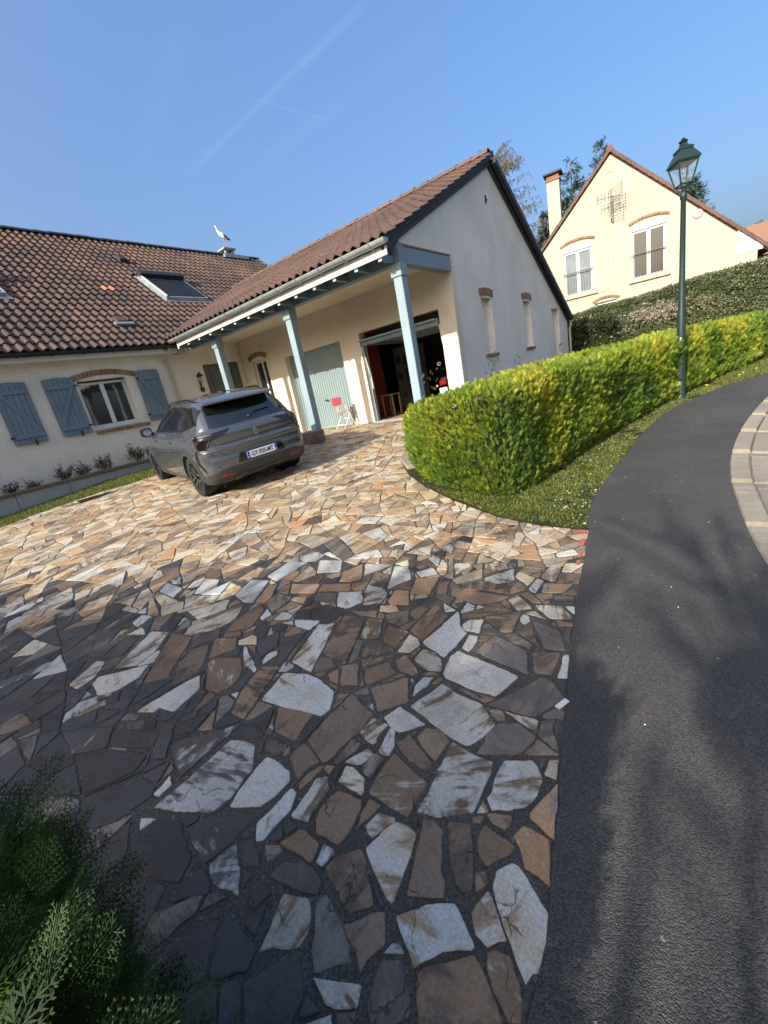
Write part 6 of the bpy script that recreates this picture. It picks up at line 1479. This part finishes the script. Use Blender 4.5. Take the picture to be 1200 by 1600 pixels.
    # spoiler and aerial
    vs = []; xs = [-.575, -.50, -.3, 0, .3, .50, .575]
    for x in xs: y0 = -.60 + .10 * (abs(x) / .58) ** 2.5; vs += [(x, y0, 1.425 - .01 * abs(x)), (x, y0 - .012, 1.445), (x, y0 + .02, 1.462), (x * .97, -.20, 1.520 - .03 * abs(x) ** 2 * 2), (x * .97, -.30, 1.43)]
    part('roof_spoiler', MB().add(vs, [(5 * i + j, 5 * i + (j + 1) % 5, 5 * i + 5 + (j + 1) % 5, 5 * i + 5 + j) for i in range(6) for j in range(5)] + [(0, 1, 2, 3, 4), (30, 31, 32, 33, 34)]), M['paint'], root, smooth=True)
    part('shark_fin', MB().add([(0, -.02, 1.57), (-.02, .12, 1.55), (.02, .12, 1.55), (0, .19, 1.55), (-.02, -.03, 1.535), (.02, -.03, 1.535), (0, -.005, 1.60)], [(4, 1, 3, 6), (5, 6, 3, 2), (4, 6, 5), (4, 5, 2, 3, 1)]), M['gloss_black'], root)
    # front end
    patch('windscreen', [(-.70, 1.10), (.70, 1.10), (.58, 1.40), (-.58, 1.40)], 'front', M['car_glass'], .005)
    for sx in (-1, 1): patch('headlight', [(sx * .86, .74), (sx * .50, .72), (sx * .52, .78), (sx * .86, .83)], 'front', M['lamp_white'], .008)
    patch('grille', [(-.6, .32), (.6, .32), (.5, .52), (-.5, .52)], 'front', M['gloss_black'], .006)
    # wheels
    for y in AX:
        for s in (-1, 1):
            cx = s * .80; wr = .345
            w = part('wheel', MB().lathe([(.12, -.02), (.12, .02)], 20, (cx, y, wr), 'X'), M['black'], root); pf = [(.235, -.10), (.27, -.112), (.315, -.116), (.338, -.10), (.345, -.07), (.345, .07), (.338, .10), (.315, .116), (.27, .112), (.235, .10), (.235, -.10)]
            part('tyre', MB().lathe(pf, 48, (cx, y, wr), 'X', caps=False), M['rubber'], w, smooth=True); tr = MB()
            for k in range(4): tr.lathe([(.3462, -.062 + k * .036), (.3462, -.054 + k * .036)], 48, (cx, y, wr), 'X', caps=False)
            part('tread_groove', tr, M['black'], w)
            part('rim', MB().lathe([(.255, .09 * s), (.262, .102 * s), (.25, .104 * s), (.225, .06 * s), (.225, .03 * s), (.04, .035 * s), (.04, .03 * s), (.23, .02 * s)], 40, (cx, y, wr), 'X', caps=False), M['rim'], w, smooth=True)
            for k in range(5):
                a = k * 2 * math.pi / 5 + .3; mx = Matrix.Translation((cx, y, wr)) @ Matrix.Rotation(a, 4, 'X'); sp = MB(); xo = s * .088; xi = s * .05
                for j in (-1, 1): sp.add([mx @ Vector(p) for p in ((xo, j * .012, .04), (xo, j * .05, .05), (xo + s * .012, j * .075, .245), (xo + s * .012, j * .035, .25), (xi, j * .012, .04), (xi, j * .05, .05), (xi, j * .075, .245), (xi, j * .035, .25))], [(0, 1, 2, 3), (4, 5, 6, 7), (0, 1, 5, 4), (1, 2, 6, 5), (2, 3, 7, 6), (3, 0, 4, 7)])
                part('spoke', sp, M['rim_light'] if k % 1 == 0 and False else M['rim'], w); ed = MB()
                for j in (-1, 1): ed.add([mx @ Vector(p) for p in ((xo + s * .0014, j * .040, .06), (xo + s * .0014, j * .05, .06), (xo + s * .0134, j * .073, .24), (xo + s * .0134, j * .062, .24))], [(0, 1, 2, 3)])
                part('spoke_edge', ed, M['rim_light'], w)
            part('hub_cap', MB().lathe([(.045, s * .05), (.045, s * .095), (.03, s * .10)], 16, (cx, y, wr), 'X'), M['rim'], w)
    return root
build_car()

# ------------------------------------------------------------------ small things by the garage
sb = thing('stone_block', 'dark rough stone block standing on the paving at the foot of the middle porch post', 'block', (6.83, 7.3, -.97))
part('body', MB().box(6.55, 6.90, 7.08, 7.62, -1.02, -.74, Matrix.Translation((0, 0, 0))), M['stone_block'], sb, bevel=.02)
def wall_lantern():
    w = thing('wall_lantern', 'small wrought-iron bracket lantern on the cream wall left of the entrance', 'wall lamp', (7.3, 12.28, 1.1))
    part('bracket', MB().box(7.315, 7.345, 12.27, 12.298, .85, 1.25).tube([(7.33, 12.27, 1.2), (7.30, 12.12, 1.32), (7.22, 12.0, 1.33)], .016, 6).tube([(7.33, 12.27, .95), (7.30, 12.1, 1.1), (7.26, 12.03, 1.28)], .012, 5), M['iron'], w)
    part('shade', MB().lathe([(.11, 1.21), (.07, 1.27), (.02, 1.32)], 12, (7.2, 11.98, 0)), M['iron'], w, smooth=True); part('globe', MB().lathe([(.02, 1.08), (.04, 1.10), (.05, 1.15), (.035, 1.21)], 12, (7.2, 11.98, 0)), M['lamp_white'], w, smooth=True)
    part('scroll', MB().lathe([(.01, -.02), (.07, -.012), (.08, 0), (.07, .012)], 14, (7.33, 12.25, .86), 'Y'), M['iron'], w)
wall_lantern()
def chair():
    c = thing('folding_chair', 'folding chair with white tube legs, red backrest and pink seat before the ribbed door', 'chair', (8.66, 8.02, -.97)); mx = Matrix.Translation((8.68, 8.03, -.97)) @ Matrix.Rotation(-.15, 4, 'Z')   # local x to the house, y to the left
    T = lambda *p: [mx @ Vector(q) for q in p]
    for y in (-.20, .20):
        part('leg', MB().tube(T((.22, y, 0), (.02, y, .45), (-.12, y * .97, .82)), .012, 7), M['white'], c, smooth=True); part('leg', MB().tube(T((-.20, y * .9, 0), (.16, y * .9, .45)), .012, 7), M['white'], c, smooth=True)
    part('stretcher', MB().tube(T((.10, -.2, .24), (.10, .2, .24)), .009, 6).tube(T((-.12, -.18, .10), (-.12, .18, .10)), .009, 6), M['white'], c)
    part('seat', MB().box(-.17, .20, -.19, .19, .44, .465, mx), M['pink'], c, bevel=.01); part('backrest', MB().box(-.155, -.125, -.20, .20, .64, .84, mx @ Matrix.Rotation(0, 4, 'Y')), M['red'], c, bevel=.012)
chair()
def motorbike():
    mx = Matrix.Translation((9.95, 5.45, -.955)) @ Matrix.Rotation(R(14), 4, 'Z')        # local x forward into the garage
    b = thing('motorbike', 'motorbike seen from behind inside the open garage with red tail light and white plate', 'motorbike', (9.95, 5.45, -.955))
    def q(name, mb, m, parent=None, **k): mb.v = [tuple(mx @ Vector(p)) for p in mb.v]; return part(name, mb, m, parent or b, **k)
    for x in (0, 1.32):
        w = q('wheel', MB().lathe([(.22, -.05), (.30, -.05), (.315, 0), (.30, .05), (.22, .05)], 28, (x, 0, .315), 'Y'), M['rubber'], smooth=True); q('hub', MB().lathe([(.07, -.06), (.07, .06)], 14, (x, 0, .315), 'Y'), M['chrome'], w)
        sp = MB()
        for k in range(8): a = k * math.pi / 4; sp.tube([(x, 0, .315), (x + .23 * math.cos(a), 0, .315 + .23 * math.sin(a))], .008, 4)
        q('spokes', sp, M['chrome'], w)
    q('frame', MB().tube([(0, .09, .32), (.45, .09, .42), (.95, .03, .85)], .025, 6).tube([(0, -.09, .32), (.45, -.09, .42), (.95, -.03, .85)], .025, 6), M['black'])
    q('engine', MB().box(.4, .75, -.14, .14, .25, .55), M['iron'], bevel=.03); q('tank', MB().lathe([(.02, -.22), (.13, -.12), (.15, .05), (.10, .2), (.02, .24)], 12, (.78, 0, .82), 'X'), M['red'], smooth=True)
    q('seat', MB().box(-.05, .62, -.13, .13, .72, .80), M['black'], bevel=.03); q('tail_section', MB().box(-.28, .1, -.10, .10, .62, .74), M['gloss_black'], bevel=.03)
    q('tail_light', MB().box(-.31, -.27, -.09, .09, .62, .74), M['lamp_red'], bevel=.015); q('licence_plate', MB().box(-.33, -.325, -.10, .10, .36, .56), M['white'])
    q('exhaust', MB().tube([(.5, -.18, .3), (-.25, -.2, .42)], .05, 10), M['chrome'], smooth=True); q('fork', MB().tube([(1.32, .08, .315), (1.02, .08, .95)], .022, 6).tube([(1.32, -.08, .315), (1.02, -.08, .95)], .022, 6), M['chrome'])
    q('handlebar', MB().tube([(.92, -.36, 1.0), (1.0, -.1, 1.02), (1.0, .1, 1.02), (.92, .36, 1.0)], .014, 6), M['black']); q('mirror', MB().tube([(.95, -.28, 1.01), (.92, -.34, 1.14)], .008, 5).lathe([(.06, 0), (.06, .015)], 12, (.9, -.36, 1.16), 'X'), M['chrome']); q('mirror', MB().tube([(.95, .28, 1.01), (.92, .34, 1.14)], .008, 5).lathe([(.06, 0), (.06, .015)], 12, (.9, .36, 1.16), 'X'), M['chrome'])
    q('indicator', MB().lathe([(.055, 0), (.06, .02), (.03, .04)], 12, (-.24, -.22, .70), 'X'), M['white']); q('indicator', MB().lathe([(.03, 0), (.03, .03)], 10, (-.26, .17, .62), 'X'), M['wood'])
motorbike()
cb = thing('cabinet', 'pale tall cabinet pinned with framed pictures at the back of the open garage', 'cabinet', (13, 7.9, -.96))
part('body', MB().box(12.7, 13.3, 7.95, 8.85, -.96, 1.05), M['concrete'], cb, bevel=.01)
for y, z, w, h in ((8.66, .65, .18, .22), (8.3, .60, .26, .34), (8.26, .1, .34, .44), (8.66, .1, .16, .2), (8.22, -.42, .34, .44), (8.6, -.55, .12, .16)): part('picture', MB().box(12.675, 12.699, y - w / 2, y + w / 2, z - h / 2, z + h / 2), M['interior'], cb)
tb = thing('side_table', 'small bare wooden table just inside the open garage door', 'table', (10.3, 7.35, -.96))
part('table_top', MB().box(9.98, 10.4, 7.24, 7.66, -.37, -.335), M['wood'], tb, bevel=.006)
for x in (10.0, 10.35):
    for y in (7.25, 7.60): part('leg', MB().box(x, x + .04, y, y + .04, -.96, -.37), M['wood'], tb)
# ------------------------------------------------------------------ stork on the chimney cap
def stork():
    st = thing('stork', 'white stork with black wing feathers standing on the chimney cap', 'bird', (14.02, 17.95, 7.17)); B = Vector((14.02, 17.95, 7.17)); dr = Vector((-.80, .60, 0)).normalized(); U = Vector((0, 0, 1)); sd = dr.cross(U)
    me = bpy.data.meshes.new('body'); P = lambda a, b, c=0: tuple(B + (dr * a * .72 + U * b * .92 + sd * c * .8))
    vs = [P(0, .60), P(.12, .68), P(.22, .76), P(.27, .88), P(.29, 1.0), P(.33, 1.07), P(-.14, .52), P(-.28, .44)]; me.from_pydata(vs, [(0, 1), (1, 2), (2, 3), (3, 4), (4, 5), (0, 6), (6, 7)], [])
    o = bpy.data.objects.new('t', me); COL.objects.link(o); o.modifiers.new('s', 'SKIN'); sv = me.skin_vertices[0].data
    for i, r in enumerate((.105, .09, .055, .03, .028, .035, .08, .025)): sv[i].radius = (r, r)
    sv[0].use_root = True; ss = o.modifiers.new('u', 'SUBSURF'); ss.levels = 2; ss.render_levels = 2; bpy.context.view_layer.update()
    m2 = bpy.data.meshes.new_from_object(o.evaluated_get(bpy.context.evaluated_depsgraph_get())); bpy.data.objects.remove(o); m2.materials.clear(); m2.materials.append(M['feather_w']); m2.polygons.foreach_set('use_smooth', [True] * len(m2.polygons)); m2.name = 'body'; link('body', m2, st)
    part('beak', MB().tube([P(.35, 1.07), P(.45, .93), P(.50, .84)], [.022, .014, .003], 6), M['beak'], st)
    for c in (-1, 1):
        part('wing', MB().add([P(.02, .66, c * .115), P(-.12, .62, c * .135), P(-.30, .46, c * .09), P(-.42, .36, c * .04), P(-.26, .40, c * .10), P(-.06, .50, c * .13), P(-.12, .56, c * .155)], [(0, 1, 6), (1, 2, 6), (2, 4, 6), (2, 3, 4), (4, 5, 6), (5, 0, 6)]), M['feather_b'], st)
        part('leg', MB().tube([P(-.02, .50, c * .05), P(.0, .26, c * .05), P(-.03, .02, c * .05)], [.03, .012, .012], 6), M['beak'], st); part('foot', MB().tube([P(-.05, .01, c * .05), P(.08, .01, c * .06)], .008, 5), M['beak'], st)
stork()
